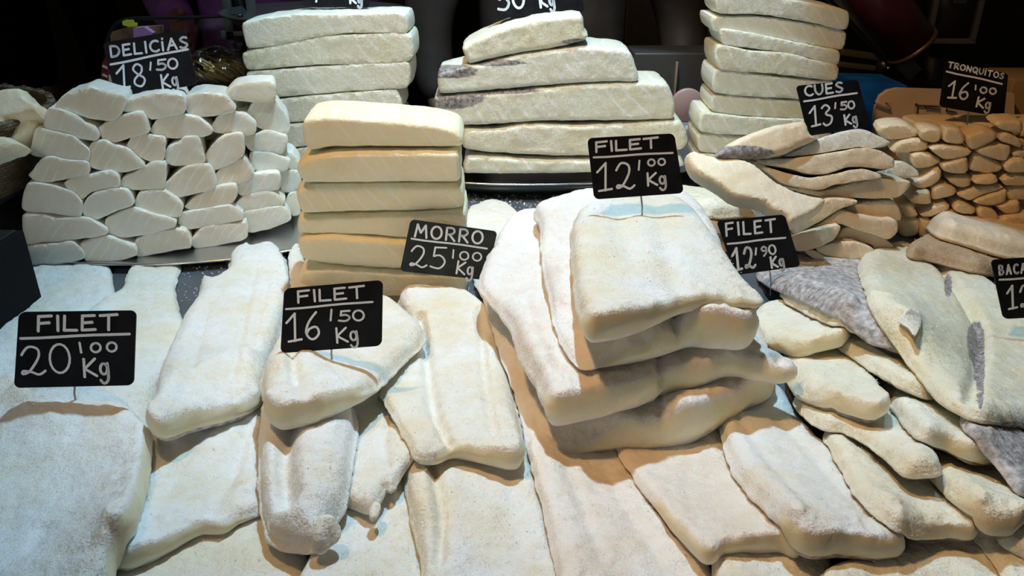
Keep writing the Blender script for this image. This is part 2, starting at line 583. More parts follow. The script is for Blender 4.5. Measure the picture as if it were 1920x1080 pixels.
def fillet(name, label, poly, T, mat='fillet', group=None, rigid=None, stiff=40, rough=.0012, edge=.020, e0=.30, cut=None, zones=(), zmat='pale_skin', grooves=(), skin=None,
           thick=(), jag=.0014, cat='fish fillet', step=.0036, lift=0.0):
    """A piece of cod laid on whatever lies there already. poly is its footprint as seen in the photo, T its thickness,
    thick = (x, y, T) spots with another thickness, grooves = ([points], depth, width)."""
    _seed[0] += 1
    sd = _seed[0]
    loop_px = smooth_loop(poly, 7)
    g = on_z(loop_px, 0.03)
    m = 0.10
    ix0 = max(0, int((g[:, 0].min() - m - GX0) / RES)); ix1 = min(NX, int((g[:, 0].max() + m - GX0) / RES))
    iy0 = max(0, int((g[:, 1].min() - m - GY0) / RES)); iy1 = min(NY, int((g[:, 1].max() + m - GY0) / RES))
    W = HF[iy0:iy1, ix0:ix1]
    x0, y0 = GX0 + ix0 * RES, GY0 + iy0 * RES
    if rigid is None:
        S = W.copy()
        for k in range(stiff): S = np.maximum(W, box3(S, 4))
        S = np.maximum(box3(S, 3), W)
        pts = march(loop_px, box3(S, 4), x0, y0)
    else:                      # a stiff slab on its highest support, slope = rise per metre towards the back
        z = 0.06
        xx, yy = np.meshgrid(x0 + np.arange(W.shape[1]) * RES, y0 + np.arange(W.shape[0]) * RES)
        G = np.stack([xx.ravel(), yy.ravel()], 1)
        sl, c = rigid[0], None
        for k in range(4):
            p0 = np.array([0, 0.75, CZ + z]); nn = np.array([0, -sl, 1.0])
            pts = on_plane(loop_px, p0, nn)
            ins = inside_poly(G, pts[:, :2]).reshape(W.shape)
            z = float(np.percentile((W - sl * (yy - .75))[ins], rigid[1])) if ins.any() else z
        S = z + sl * (yy - .75)
    S = S + .0007 + lift
    Q = smooth_loop(pts[:, :2], step)
    nx = np.roll(Q, -1, 0) - np.roll(Q, 1, 0)
    nn = np.stack([nx[:, 1], -nx[:, 0]], 1); nn /= np.linalg.norm(nn, axis=1)[:, None] + 1e-9
    Q = Q + nn * (jag * fbm(Q[:, 0], Q[:, 1], .03, sd, 3))[:, None]
    V, Tr, Q = fill(Q, step, max(edge, .008))
    St = np.maximum(S, box3(S, 5)); St = box3(np.maximum(St, S), 2)
    ctrl = None
    if thick:
        cp = march([(a, b) for a, b, _ in thick], S, x0, y0)[:, :2]
        ctrl = (np.concatenate([cp]), np.array([t for *_, t in thick]))
    gr = [(march(smooth_loop(gp, 8, False), S, x0, y0)[:, :2], gd, gw) for gp, gd, gw in grooves]

    cutl = march(smooth_loop(cut, 10, False), S, x0, y0)[:, :2] if cut else None

    def height(Pq, d):
        th = np.full(len(Pq), T, float)
        if ctrl is not None:
            D = np.linalg.norm(Pq[:, None] - ctrl[0][None], axis=2)
            w = 1 / (D ** 2.5 + 1e-7); w0 = 1 / (.06 ** 2.5)
            th = (w @ ctrl[1] + w0 * T) / (w.sum(1) + w0)
        ee, rad = e0, edge
        if cutl is not None:
            wc = np.exp(-(dist_poly(Pq, cutl, False) / .028) ** 2)
            ee = e0 + (max(.85, e0) - e0) * wc; rad = edge * (1 - wc) + .006 * wc
        h = th * (ee + (1 - ee) * dome(d, rad * (1 + .22 * fbm(Pq[:, 0], Pq[:, 1], .025, sd + 9, 2))))
        crumb = 0 if cutl is None else wc * rough * 2.2 * fbm(Pq[:, 0], Pq[:, 1], .009, sd + 21, 2)
        for gp, gd, gw in gr:
            dg = dist_poly(Pq, gp, False)
            h = h - np.minimum(gd, h * .8) * np.exp(-(dg / gw) ** 2)
        h = h + rough * 2.2 * fbm(Pq[:, 0], Pq[:, 1], .05, sd + 4, 2) + rough * 1.2 * fbm(Pq[:, 0], Pq[:, 1], .02, sd) * np.clip(d / .010, .3, 1) + rough * 1.1 * fbm(Pq[:, 0], Pq[:, 1], .006, sd + 1, 2) * np.clip(d / .014, 0, 1)
        return np.maximum(h + crumb, .0015)

    d = dist_poly(V, Q)
    base = samp(S, V[:, 0], V[:, 1], x0, y0); bt = samp(St, V[:, 0], V[:, 1], x0, y0)
    q = np.clip(d / .01, 0, 1)
    top = base * (1 - q) + np.maximum(base, bt) * q + height(V, d)
    vv, ff, tg = solid(V, Tr, top + CZ, base + CZ, 4, T * .10, sd, rough * 1.6)
    mats = [M[mat]] + ([M[skin]] if skin else [])
    mi = (tg >= 5).astype(int) if skin else np.zeros(len(ff), int)
    if cutl is not None:
        mats.append(M['cut'])
        cen = np.array([vv[list(f), :2].mean(0) for f in ff])
        near = np.zeros(len(ff), bool); wl = (tg >= 1) & (tg <= 4)
        near[wl] = dist_poly(cen[wl], cutl, False) < .022 + .006 * fbm(cen[wl, 0], cen[wl, 1], .02, sd)
        mi[near] = len(mats) - 1
    org = np.array([V[:, 0].mean(), V[:, 1].mean(), float(np.min(base)) + CZ])
    o = mesh_obj(name, vv, ff, mats, None, mi, True, org)
    if zones: zone(o, zones)
    tag(o, label, cat, group)
    xx, yy = np.meshgrid(x0 + np.arange(W.shape[1]) * RES, y0 + np.arange(W.shape[0]) * RES)
    G = np.stack([xx.ravel(), yy.ravel()], 1)
    ins = inside_poly(G, Q)
    dd = dist_poly(G[ins], Q)
    bs, bt2 = S.ravel()[ins], St.ravel()[ins]
    qq = np.clip(dd / .01, 0, 1)
    hh = bs * (1 - qq) + np.maximum(bs, bt2) * qq + height(G[ins], dd) + .0004
    w2 = W.copy().ravel(); w2[ins] = np.maximum(w2[ins], hh)
    HF[iy0:iy1, ix0:ix1] = w2.reshape(W.shape)
    f2 = FISH[iy0:iy1, ix0:ix1].ravel().copy(); f2[ins] = True
    FISH[iy0:iy1, ix0:ix1] = f2.reshape(W.shape)
    return o


def block(name, label, poly, y, depth, mat, group=None, yaw=0.0, tilt=0.0, ext=None, r=.006, step=.006, rough=.0012, jag=.0010, skin=None,
          cat='cod piece', bulge=.0012, back=1.0, zones=(), zmat='skin', fr=None, shrink=0.0, crisp=38):
    """A cut piece whose face is the outline poly in an upright (or back-leaning) plane y metres back; it runs «depth» behind it."""
    _seed[0] += 1
    sd = _seed[0]
    poly = np.asarray(poly, float)
    if shrink:
        c0 = poly.mean(0); dd = poly - c0
        poly = c0 + dd * (1 - shrink / (np.linalg.norm(dd, axis=1)[:, None] + 1e-6))
    c = poly.mean(0)
    p0 = on_y([c], y)[0]
    A = np.array([math.cos(yaw), math.sin(yaw), 0])
    hn = np.array([math.sin(yaw), -math.cos(yaw), 0])
    B = np.array([0, 0, 1.0]) * math.cos(tilt) - hn * math.sin(tilt)
    n = np.cross(A, B)
    E = -n if ext is None else np.asarray(ext, float) / np.linalg.norm(ext)
    loop = smooth_loop(poly, 3, True, .55)
    w = on_plane(loop, p0, n) - p0
    Q = np.stack([w @ A, w @ B], 1)
    Q = smooth_loop(Q, step, True, .6)
    tn = np.roll(Q, -1, 0) - np.roll(Q, 1, 0)
    nn = np.stack([tn[:, 1], -tn[:, 0]], 1); nn /= np.linalg.norm(nn, axis=1)[:, None] + 1e-9
    Q = Q + nn * (jag * fbm(Q[:, 0], Q[:, 1], .014, sd, 3))[:, None]
    V, Tr, Q = fill(Q, step, r * 1.3)
    d = dist_poly(V, Q)
    top = -(dome(d, r) * r) - (fr or rough) * (fbm(V[:, 0], V[:, 1], .02, sd) + .6 * fbm(V[:, 0], V[:, 1], .006, sd + 3)) * np.clip(d / .006, 0, 1)
    bot = np.full(len(V), depth) + dome(d, r) * r
    vv, ff, tg = solid(V, Tr, top, bot, 7, bulge, sd, rough)
    s = np.clip(vv[:, 2] / depth, 0, 1)
    k = 1 - (1 - back) * s
    base_b = Q[:, 1].min()
    vv[:, 0] *= k
    vv[:, 1] = base_b + (vv[:, 1] - base_b) * k
    X = p0 + vv[:, :1] * A + vv[:, 1:2] * B + vv[:, 2:3] * E
    org = np.array([X[:, 0].mean(), X[:, 1].mean(), X[:, 2].min()])
    mats = [M[mat]]
    mi = None
    if skin:
        mats.append(M[skin])
        mi = np.zeros(len(ff), int)
        lo = Q[:, 1].min()
        cen = np.array([vv[list(f), :].mean(0) for f in ff])
        # underside of the piece keeps its skin
        nb = np.array([np.cross(X[f[1]] - X[f[0]], X[f[2]] - X[f[0]])[2] for f in ff])
        nl = np.array([np.linalg.norm(np.cross(X[f[1]] - X[f[0]], X[f[2]] - X[f[0]])) + 1e-12 for f in ff])
        mi[(tg >= 1) & (tg <= 8) & (nb / nl < -.5)] = 1
    o = mesh_obj(name, X, ff, mats, None, mi, True, org, crisp)
    if zones: zone(o, zones)
    return tag(o, label, cat, group)


ORD = ['first', 'second', 'third', 'fourth', 'fifth', 'sixth', 'seventh', 'eighth', 'ninth', 'tenth']

# ------------------------------------------------------------------ the setting
fl = MB().box((0.1, 1.6, -0.02), (7, 7, .04)).build('floor', plain('dark_floor', (.05, .047, .045), .6, noise=.3, nscale=4), smooth=False)
fl['kind'] = 'structure'
wb = MB().box((0.1, 3.9, 1.5), (7, .1, 3.0)).build('wall_back', plain('dark_wall', (.02, .019, .018), .8, noise=.2, nscale=3), smooth=False)
wb['kind'] = 'structure'

st = empty('stall_counter', (0.1, 0.95, 0))
tag(st, 'grey steel market counter the salted fish is laid out on, strewn with salt', 'counter')
MB().box((0.1, 0.965, CZ - .02), (2.7, 1.41, .04), bev=.003).build('worktop', M['counter'], st, False)
MB().box((0.1, 0.98, (CZ - .04) / 2), (2.6, 1.25, CZ - .04)).build('cabinet_base', M['black'], st, False)
sa, sb = on_z([(1062, 362)], 0)[0], on_z([(1112, 425)], 0)[0]
seam = Vector(sb - sa)
MB().box(tuple((sa + sb) / 2 + np.array([0, 0, .0006])), (.007, seam.length * 1.6, .001),
         rot=Matrix.Rotation(math.atan2(-seam.x, seam.y), 3, 'Z')).build('seam', M['black'], st, False)

# ------------------------------------------------------------------ flat fillets on the counter, from the front edge backwards
FR = 'fillets laid out across the front of the counter'
fillet('cod_fillet', 'pale cod fillet at the front edge, mostly under the fillet with a ragged flap', [(300, 1010), (420, 985), (495, 940), (530, 990), (560, 1030), (585, 1090), (590, 1180), (200, 1180), (220, 1090)], .020, group=FR)
fillet('cod_fillet', 'flat cod fillet at the front edge beneath the curled knob of the rolled fillet', [(560, 1180), (590, 1050), (640, 950), (700, 900), (765, 880), (782, 960), (797, 1060), (803, 1180)], .020, group=FR)
fillet('cod_fillet', 'broad cod fillet with a crinkled ridge down one side, at the front edge', [(770, 830), (850, 800), (940, 810), (985, 850), (1005, 905), (1025, 980), (1045, 1060), (1060, 1180), (800, 1180), (795, 1080), (775, 975), (762, 905)], .024, group=FR,
       grooves=[([(805, 880), (822, 950), (830, 1020), (825, 1090)], .009, .005), ([(940, 890), (960, 980), (975, 1080)], .002, .006)])
fillet('cod_fillet', 'white cod fillet with a pinkish edge, coming out from below the tall fillet stack', [(1000, 830), (1150, 800), (1180, 880), (1220, 950), (1265, 1020), (1330, 1080), (1340, 1180), (1075, 1180), (1045, 1080), (1025, 985), (1006, 905)], .022, 'fillet_pink', FR, skin='pale_skin', thick=[(1080, 840, .008), (1150, 830, .008)], grooves=[([(1060, 900), (1090, 980), (1120, 1080)], .003, .006), ([(1130, 900), (1180, 1000), (1230, 1080)], .003, .005)])
fillet('cod_fillet', 'small cod fillet showing only its rounded end at the front edge', [(1335, 1100), (1338, 1056), (1355, 1045), (1400, 1048), (1455, 1045), (1500, 1060), (1545, 1058), (1562, 1100), (1562, 1180), (1320, 1180)], .020, group=FR)
fillet('cod_fillet', 'cod fillet in shade at the front edge below the fan of overlapping fillets', [(1640, 990), (1700, 985), (1780, 1000), (1840, 1018), (1870, 1060), (1885, 1180), (1560, 1180), (1540, 1090), (1680, 1050)], .020, 'fillet_yellow', FR)
fillet('cod_fillet', 'narrow cod strip at the front corner, tucked below the fan of fillets', [(1822, 1000), (1860, 985), (1930, 1040), (1985, 1120), (1920, 1140), (1870, 1070)], .014, 'fillet_yellow', FR)

# left
fillet('cod_fillet', 'thin cod tail fillet lying closest to the dark crate', [(60, 505), (100, 497), (150, 500), (203, 500), (213, 545), (225, 600), (240, 800), (-70, 800), (-70, 650), (0, 590), (30, 552)], .009, group=FR, thick=[(60, 760, .02), (200, 760, .02)])
fillet('cod_fillet', 'long cod fillet with a forked ragged tail on bare steel behind the FILET 20 card', [(248, 503), (285, 494), (337, 499), (328, 540), (338, 590), (347, 622), (330, 680), (310, 740), (296, 812), (290, 880), (200, 900), (60, 880), (40, 740), (110, 640), (190, 575), (232, 545)], .012, group=FR, thick=[(250, 800, .024), (130, 780, .024), (290, 520, .007)], jag=.002)
fillet('cod_fillet', 'cod fillet with a ragged white flap at its end, second of the overlapping pair', [(320, 770), (400, 735), (490, 720), (502, 800), (499, 880), (494, 960), (470, 976), (445, 985), (420, 1003), (378, 1005), (330, 1030), (280, 1058), (235, 1075), (217, 1066), (245, 1010), (268, 950), (283, 870), (295, 810)], .024, group=FR, jag=.002,
       thick=[(470, 960, .012), (440, 980, .013)], grooves=[([(470, 820), (450, 900), (400, 980)], .005, .006), ([(370, 860), (320, 960), (280, 1030)], .0025, .006)], cut=[(225, 1065), (330, 1028), (400, 1000)])
fillet('cod_fillet', 'big thick cod slab the FILET 20 card is stuck into', [(-120, 740), (0, 736), (60, 730), (137, 738), (200, 755), (250, 788), (279, 830), (284, 870), (270, 960), (243, 1030), (216, 1078), (190, 1180), (-150, 1180)], .030, group=FR,
       grooves=[([(165, 850), (150, 870)], .004, .004), ([(60, 740), (5, 800)], .004, .006), ([(80, 1080), (95, 1050)], .004, .006)], cut=[(235, 1060), (283, 860)])
fillet('cod_fillet', 'thick cod fillet with a tapering tail end, lying beside the FILET 16 card', [(466, 437), (492, 440), (512, 458), (530, 483), (541, 520), (545, 560), (530, 620), (510, 690), (495, 745), (490, 762), (470, 777), (440, 791), (400, 801), (350, 816), (310, 827), (290, 816), (283, 800), (295, 760), (310, 700), (330, 650), (350, 610), (373, 575), (384, 533), (400, 538), (430, 515), (437, 480), (455, 458)], .026, group=FR, jag=.002, skin='pale_skin',
       thick=[(480, 460, .008), (500, 520, .012), (470, 760, .02)], grooves=[([(395, 600), (372, 700), (355, 770)], .004, .006), ([(480, 520), (465, 620), (440, 740)], .0035, .005), ([(505, 560), (480, 680)], .0025, .004)], cut=[(290, 815), (350, 812), (480, 770)])

# centre left
fillet('cod_fillet', 'ragged thin cod fillet with a torn edge beside the rolled fillet', [(600, 760), (660, 760), (705, 735), (735, 775), (752, 810), (773, 850), (776, 866), (757, 893), (736, 927), (722, 926), (700, 966), (655, 958), (620, 930), (590, 860)], .014, group=FR, jag=.0035, grooves=[([(735, 800), (722, 850), (730, 900)], .004, .004)])
fillet('cod_scrap', 'tiny cod crumb fallen beside the torn edge of a fillet', [(690, 968), (703, 946), (712, 950), (709, 972), (699, 980)], .006, cat='fish scrap', step=.002)
fillet('cod_fillet', 'rolled double-lobed cod fillet grey with salt, hanging below the FILET 16 slab', [(505, 760), (560, 740), (640, 750), (664, 800), (656, 886), (645, 956), (622, 1000), (603, 1031), (580, 1041), (542, 1035), (512, 1016), (499, 972), (493, 897), (495, 820)], .032, group=FR,
       grooves=[([(556, 800), (553, 835), (542, 887), (541, 940), (547, 985)], .016, .008)], edge=.03, e0=.18)
fillet('cod_scrap', 'curled cod knob at the tip of the rolled fillet', [(592, 1037), (590, 1015), (598, 992), (612, 983), (628, 986), (635, 1000), (632, 1018), (618, 1028), (606, 1040)], .017, cat='fish scrap', step=.003)
fillet('cod_fillet', 'smooth raised cod fillet with a thin side flap, in front of the MORRO stack', [(752, 572), (820, 566), (882, 572), (918, 600), (932, 640), (955, 736), (970, 800), (977, 865), (967, 882), (930, 878), (900, 871), (848, 861), (815, 871), (783, 867), (766, 835), (740, 785), (718, 740), (745, 705), (780, 650), (765, 610)], .030, group=FR, thick=[(745, 740, .010), (775, 800, .012), (790, 840, .014), (775, 690, .012)], jag=.0022,
       grooves=[([(790, 620), (800, 680), (806, 740), (818, 800), (842, 852)], .014, .005), ([(900, 610), (908, 720), (925, 840)], .006, .005)], cut=[(850, 860), (910, 872), (965, 878)])
fillet('cod_fillet', 'folded yellowish cod slab the FILET 16 card is stuck into', [(505, 690), (535, 645), (600, 590), (680, 572), (728, 572), (760, 595), (790, 625), (794, 646), (770, 671), (747, 695), (726, 716), (703, 739), (676, 756), (640, 774), (600, 793), (563, 802), (530, 807), (511, 795), (500, 765), (494, 730)], .028, group=FR, stiff=90, thick=[(720, 730, .018), (740, 600, .016)],
       grooves=[([(551, 690), (556, 725), (560, 762)], .008, .0045), ([(690, 700), (720, 680), (770, 660)], .004, .012)], cut=[(505, 790), (560, 800), (650, 768)])

# centre right, below the stack
fillet('cod_fillet', 'white shiny cod fillet with a creased pale edge, directly below the stack', [(1150, 800), (1250, 790), (1340, 800), (1370, 870), (1420, 945), (1482, 1015), (1497, 1046), (1460, 1038), (1353, 1043), (1333, 1060), (1313, 1054), (1273, 1013), (1233, 960), (1185, 895), (1160, 850)], .018, 'fillet_pink', FR, thick=[(1250, 800, .006), (1330, 810, .008), (1190, 830, .006)], cut=[(1250, 985), (1330, 1058), (1480, 1042)])
fillet('cod_fillet', 'long thick cod fillet with one dark skin edge, alongside the fan of fillets', [(1350, 760), (1400, 700), (1460, 735), (1494, 790), (1532, 834), (1576, 891), (1607, 941), (1645, 985), (1683, 1030), (1681, 1049), (1632, 1053), (1582, 1049), (1525, 1049), (1494, 1037), (1456, 985), (1406, 935), (1370, 878)], .026, group=FR, skin='pale_skin', thick=[(1380, 760, .008), (1410, 720, .008), (1460, 760, .014)], grooves=[([(1380, 800), (1420, 880), (1500, 990)], .003, .006), ([(1450, 800), (1540, 920), (1610, 1010)], .003, .008)], cut=[(1500, 1040), (1600, 1050), (1680, 1045)])

# the fan of overlapping fillets on the right, nearest first
FAN = 'fan of overlapping cod pieces'
fillet('cod_fillet', 'flat cod piece at the right end with a brown stain, lowest beside the grey skin', [(1870, 1010), (1925, 975), (1990, 985), (1990, 1075), (1905, 1045)], .014, 'fillet_yellow', FAN)
fillet('cod_fillet', 'lowest cod piece of the left row in the fan, ending above the bottom corner', [(1545, 828), (1560, 805), (1620, 830), (1690, 880), (1770, 932), (1828, 995), (1821, 1015), (1770, 1015), (1683, 1011), (1655, 986), (1610, 940), (1580, 890)], .018, 'fillet_yellow', FAN, skin='skin', stiff=25, cut=[(1770, 1015), (1826, 1005)])
fillet('cod_fillet', 'cod piece with a brown spot and a grey shred of skin at its end', [(1700, 820), (1760, 830), (1800, 850), (1860, 880), (1905, 920), (1926, 965), (1898, 1006), (1847, 1009), (1809, 968), (1760, 920)], .020, 'fillet_yellow', FAN, skin='skin', stiff=25, cut=[(1847, 1009), (1910, 1000)])
fillet('cod_fillet', 'cod piece with a curved dark underside, next above the lowest of the left row', [(1490, 760), (1520, 738), (1575, 755), (1640, 785), (1690, 800), (1722, 830), (1750, 865), (1758, 890), (1735, 899), (1695, 898), (1660, 866), (1620, 836), (1580, 815), (1535, 806)], .017, 'fillet_yellow', FAN, skin='skin', stiff=60)
fillet('cod_fillet', 'square-ended cod piece with dark underside in the right row of the fan', [(1650, 734), (1670, 705), (1720, 725), (1758, 752), (1802, 778), (1850, 808), (1898, 853), (1891, 873), (1822, 873), (1771, 848), (1720, 829), (1683, 790)], .021, 'fillet_yellow', FAN, skin='skin', stiff=40, cut=[(1820, 873), (1893, 870)])
fillet('cod_fillet', 'short wide cod piece with a bluish side, beside the tall stack', [(1470, 690), (1480, 655), (1540, 645), (1595, 672), (1632, 713), (1657, 760), (1656, 781), (1630, 794), (1570, 779), (1530, 766), (1488, 741)], .020, 'fillet_yellow', FAN, skin='skin', stiff=40, cut=[(1570, 779), (1650, 785)])
fillet('cod_fillet', 'narrow cod strip with a dark underside running between two thicker pieces', [(1565, 640), (1600, 625), (1660, 650), (1720, 688), (1756, 727), (1751, 751), (1714, 744), (1670, 722), (1620, 691), (1576, 660)], .018, 'fillet_yellow', FAN, skin='skin', stiff=40)
fillet('cod_fillet', 'blunt cod chunk with a cut end beside the right corner of the stack', [(1405, 620), (1425, 590), (1488, 580), (1530, 588), (1560, 608), (1586, 635), (1576, 651), (1532, 662), (1500, 671), (1462, 662), (1430, 651)], .021, 'fillet_yellow', FAN, stiff=40, cut=[(1465, 662), (1580, 648)])
fillet('cod_fillet', 'long lumpy cod piece pointing at the grey-skinned split cod', [(1465, 560), (1490, 545), (1560, 553), (1625, 573), (1672, 595), (1692, 620), (1721, 658), (1714, 675), (1670, 666), (1620, 634), (1576, 621), (1520, 596)], .021, 'fillet_yellow', FAN, skin='skin', stiff=40, cut=[(1660, 665), (1718, 672)])

# split cod on the right
SPL = 'split cod at the right end'
fillet('split_cod', 'split cod lying skin side up, grey skin showing below the FILET 12 90 card', [(1420, 520), (1470, 490), (1540, 484), (1620, 495), (1690, 540), (1730, 640), (1640, 650), (1570, 600), (1490, 560)], .012, 'pale_skin', SPL, cat='split fish')
fillet('split_cod', 'grey-skinned split cod showing at the frame edge below the pale one', [(1800, 780), (1900, 760), (2010, 780), (2010, 960), (1915, 935), (1870, 880)], .014, 'pale_skin', SPL, cat='split fish')
fillet('split_cod', 'large pale butterflied cod with a long central seam at the right', [(1612, 495), (1645, 476), (1684, 463), (1722, 476), (1765, 484), (1828, 520), (1872, 552), (1960, 620), (2060, 720), (2060, 850), (1920, 806), (1840, 800), (1800, 781), (1758, 755), (1715, 702), (1680, 655), (1640, 600), (1622, 550)], .015, 'fillet_yellow', SPL, cat='split fish', jag=.002, stiff=60,
       grooves=[([(1730, 478), (1770, 530), (1810, 590), (1835, 640), (1828, 710), (1812, 775)], .010, .006), ([(1800, 560), (1820, 630), (1815, 700)], .005, .010)], zones=[(1830, 640, 17, 40), (1836, 690, 11, 40), (1838, 735, 7, 35), (1778, 535, 8, 22), (1905, 802, 34, 12)])
fillet('paper_tag', 'small white torn paper tag lying on the split cod', [(1684, 600), (1720, 587), (1727, 600), (1716, 632), (1703, 618)], .002, 'fillet_pink', cat='tag', step=.004, rough=.0003)

# pieces lying on the steel behind the stack
fillet('cod_scrap', 'ragged white piece of cod membrane on the steel beside the MORRO stack', [(872, 470), (878, 398), (905, 381), (925, 377), (952, 386), (972, 406), (996, 436), (985, 470), (960, 540), (905, 560)], .005, 'fillet_pink', cat='fish scrap', jag=.006, edge=.008)
fillet('cod_scrap', 'thin pale cod trimming at the foot of the MORRO stack', [(542, 480), (555, 462), (566, 470), (575, 520), (580, 565), (556, 580), (546, 540)], .008, cat='fish scrap')
fillet('cod_fillet', 'thin cod flap with a brown fold lying behind the tall stack', [(1100, 405), (1108, 380), (1150, 367), (1230, 365), (1300, 360), (1375, 375), (1380, 420), (1290, 450), (1200, 440), (1120, 430)], .012, 'fillet_pink')
fillet('cod_fillet', 'brownish cod trimming under the yellow strip behind the FILET 12 90 card', [(1290, 415), (1340, 405), (1400, 420), (1400, 470), (1350, 470), (1310, 440)], .014, 'belly')

# ------------------------------------------------------------------ the tall stack of wide slabs in the middle
STK = 'tall stack of wide cod slabs'
fillet('cod_slab', 'bottom slab of the tall stack, its thin pink flap spread on the fillets', [(905, 540), (918, 585), (940, 660), (978, 770), (992, 850), (982, 871), (1020, 868), (1060, 858), (1095, 852), (1130, 848), (1220, 845), (1300, 829), (1350, 801), (1395, 769), (1440, 747), (1436, 690), (1400, 600), (1300, 480), (1000, 450), (925, 500)], .040, 'fillet_pink', STK, rigid=(.04, 96),
       thick=[(985, 865, .005), (1040, 860, .007), (960, 720, .007), (1095, 850, .012), (930, 620, .008), (1440, 745, .03), (1280, 830, .045), (1180, 840, .035), (990, 800, .006)], grooves=[([(1233, 760), (1233, 850)], .004, .004)], cut=[(1115, 850), (1220, 846), (1320, 820), (1435, 750)], e0=.5)
fillet('cod_slab', 'second slab up in the tall stack, with a furry left edge and a pointed right tip', [(903, 540), (920, 573), (945, 605), (962, 630), (980, 687), (1005, 730), (1027, 773), (1037, 797), (1060, 798), (1127, 784), (1180, 768), (1229, 752), (1236, 744), (1293, 733), (1367, 708), (1420, 716), (1460, 721), (1484, 714), (1483, 700), (1427, 678), (1390, 630), (1300, 430), (1013, 425), (955, 435), (918, 490)], .036, 'fillet_pink', STK, rigid=(.04, 97), jag=.0025,
       thick=[(1470, 712, .016), (940, 560, .014), (960, 500, .014), (1420, 700, .024)], grooves=[([(1225, 680), (1234, 752)], .006, .005), ([(985, 600), (1010, 690), (1045, 760)], .003, .006)], cut=[(1040, 798), (1130, 783), (1290, 734), (1380, 710), (1480, 716)], e0=.4)
fillet('cod_slab', 'third slab up in the tall stack, curling down to a thin skin flap on the left', [(1003, 410), (1013, 430), (1020, 493), (1032, 560), (1047, 627), (1087, 691), (1127, 691), (1193, 680), (1233, 670), (1287, 653), (1345, 655), (1402, 652), (1413, 613), (1400, 593), (1380, 575), (1300, 400), (1100, 385), (1040, 398)], .030, 'fillet_pink', STK, rigid=(.04, 97),
       thick=[(1090, 688, .006), (1130, 688, .010), (1020, 480, .005), (1050, 620, .006), (1200, 678, .02), (1230, 668, .028), (1330, 655, .042)], grooves=[([(1250, 600), (1268, 660)], .010, .006)], cut=[(1180, 682), (1240, 668), (1300, 653), (1405, 650)], e0=.4)
fillet('cod_slab', 'top slab of the tall stack, smooth and white with a long curled front edge', [(1082, 425), (1072, 470), (1078, 540), (1085, 600), (1098, 641), (1110, 651), (1150, 644), (1193, 631), (1233, 611), (1273, 592), (1330, 581), (1413, 581), (1424, 572), (1393, 540), (1340, 470), (1310, 430), (1280, 405), (1250, 395), (1205, 390), (1150, 400), (1110, 410)], .026, 'fillet', STK, rigid=(.04, 97), rough=.0008,
       thick=[(1420, 575, .007), (1370, 575, .011), (1330, 580, .016), (1130, 640, .028)], grooves=[([(1158, 430), (1175, 520)], .003, .012), ([(1225, 420), (1265, 570)], .003, .010)], cut=[(1100, 645), (1190, 632), (1270, 592), (1420, 576)], e0=.4)

# yellow strip behind the stack
fillet('cod_strip', 'yellowish cod strip lying in front of the CUES pile', [(1238, 372), (1280, 366), (1315, 371), (1380, 372), (1432, 381), (1452, 402), (1440, 412), (1380, 411), (1340, 412), (1290, 404), (1255, 394)], .022, 'fillet_yellow', cat='fish strip', stiff=80)

# slabs at the right end
fillet('cod_slab', 'cod belly piece with brown flesh, lying under a thick pale slab at the right end', [(1700, 480), (1725, 457), (1742, 452), (1770, 455), (1817, 470), (1880, 488), (1960, 500), (1960, 530), (1840, 517), (1780, 502), (1735, 490)], .020, 'belly', jag=.0004, cat='fish slab', skin='pale_skin')
fillet('cod_slab', 'thick pale cod slab at the right end, lying on a brown belly piece', [(1737, 430), (1748, 416), (1768, 413), (1808, 424), (1867, 430), (1940, 445), (1990, 470), (1990, 500), (1890, 487), (1850, 477), (1807, 463), (1775, 454), (1750, 444)], .030, 'tail', cat='fish slab', stiff=80, jag=.0004)
# ------------------------------------------------------------------ platters
def platter(label, c, a, b, h, group='steel serving platters'):
    t = empty('serving_platter', (c[0], c[1], CZ))
    tag(t, label, 'platter', group)
    MB().lathe((c[0], c[1], CZ), [(.60, .0015), (.80, .0015), (.86, .006), (.93, h - .004)], 96, a, b).build('bowl', M['dark_steel'], t)
    MB().lathe((c[0], c[1], CZ), [(.92, h - .004), (.97, h - .001), (1.0, h), (1.004, h + .0016), (1.0, h + .003), (.965, h + .002), (.92, h + .0005)], 96, a, b).build('rim', M['steel'], t)
    return t


def arc_of(base_px, z):
    p = on_z(base_px, z)
    return p[:, 0], p[:, 1]


def on_arc(poly, arc, batter, z0):
    """distance and yaw of a pile's curved face behind the middle of a traced piece"""
    c = np.mean(np.asarray(poly, float), 0)
    y = 1.1
    for k in range(12):
        p = on_y([c], y)[0]
        y = np.interp(p[0], arc[0], arc[1]) + batter * (p[2] - CZ - z0)
    e = .03
    sl = (np.interp(p[0] + e, *arc) - np.interp(p[0] - e, *arc)) / (2 * e)
    return y, math.atan(sl)


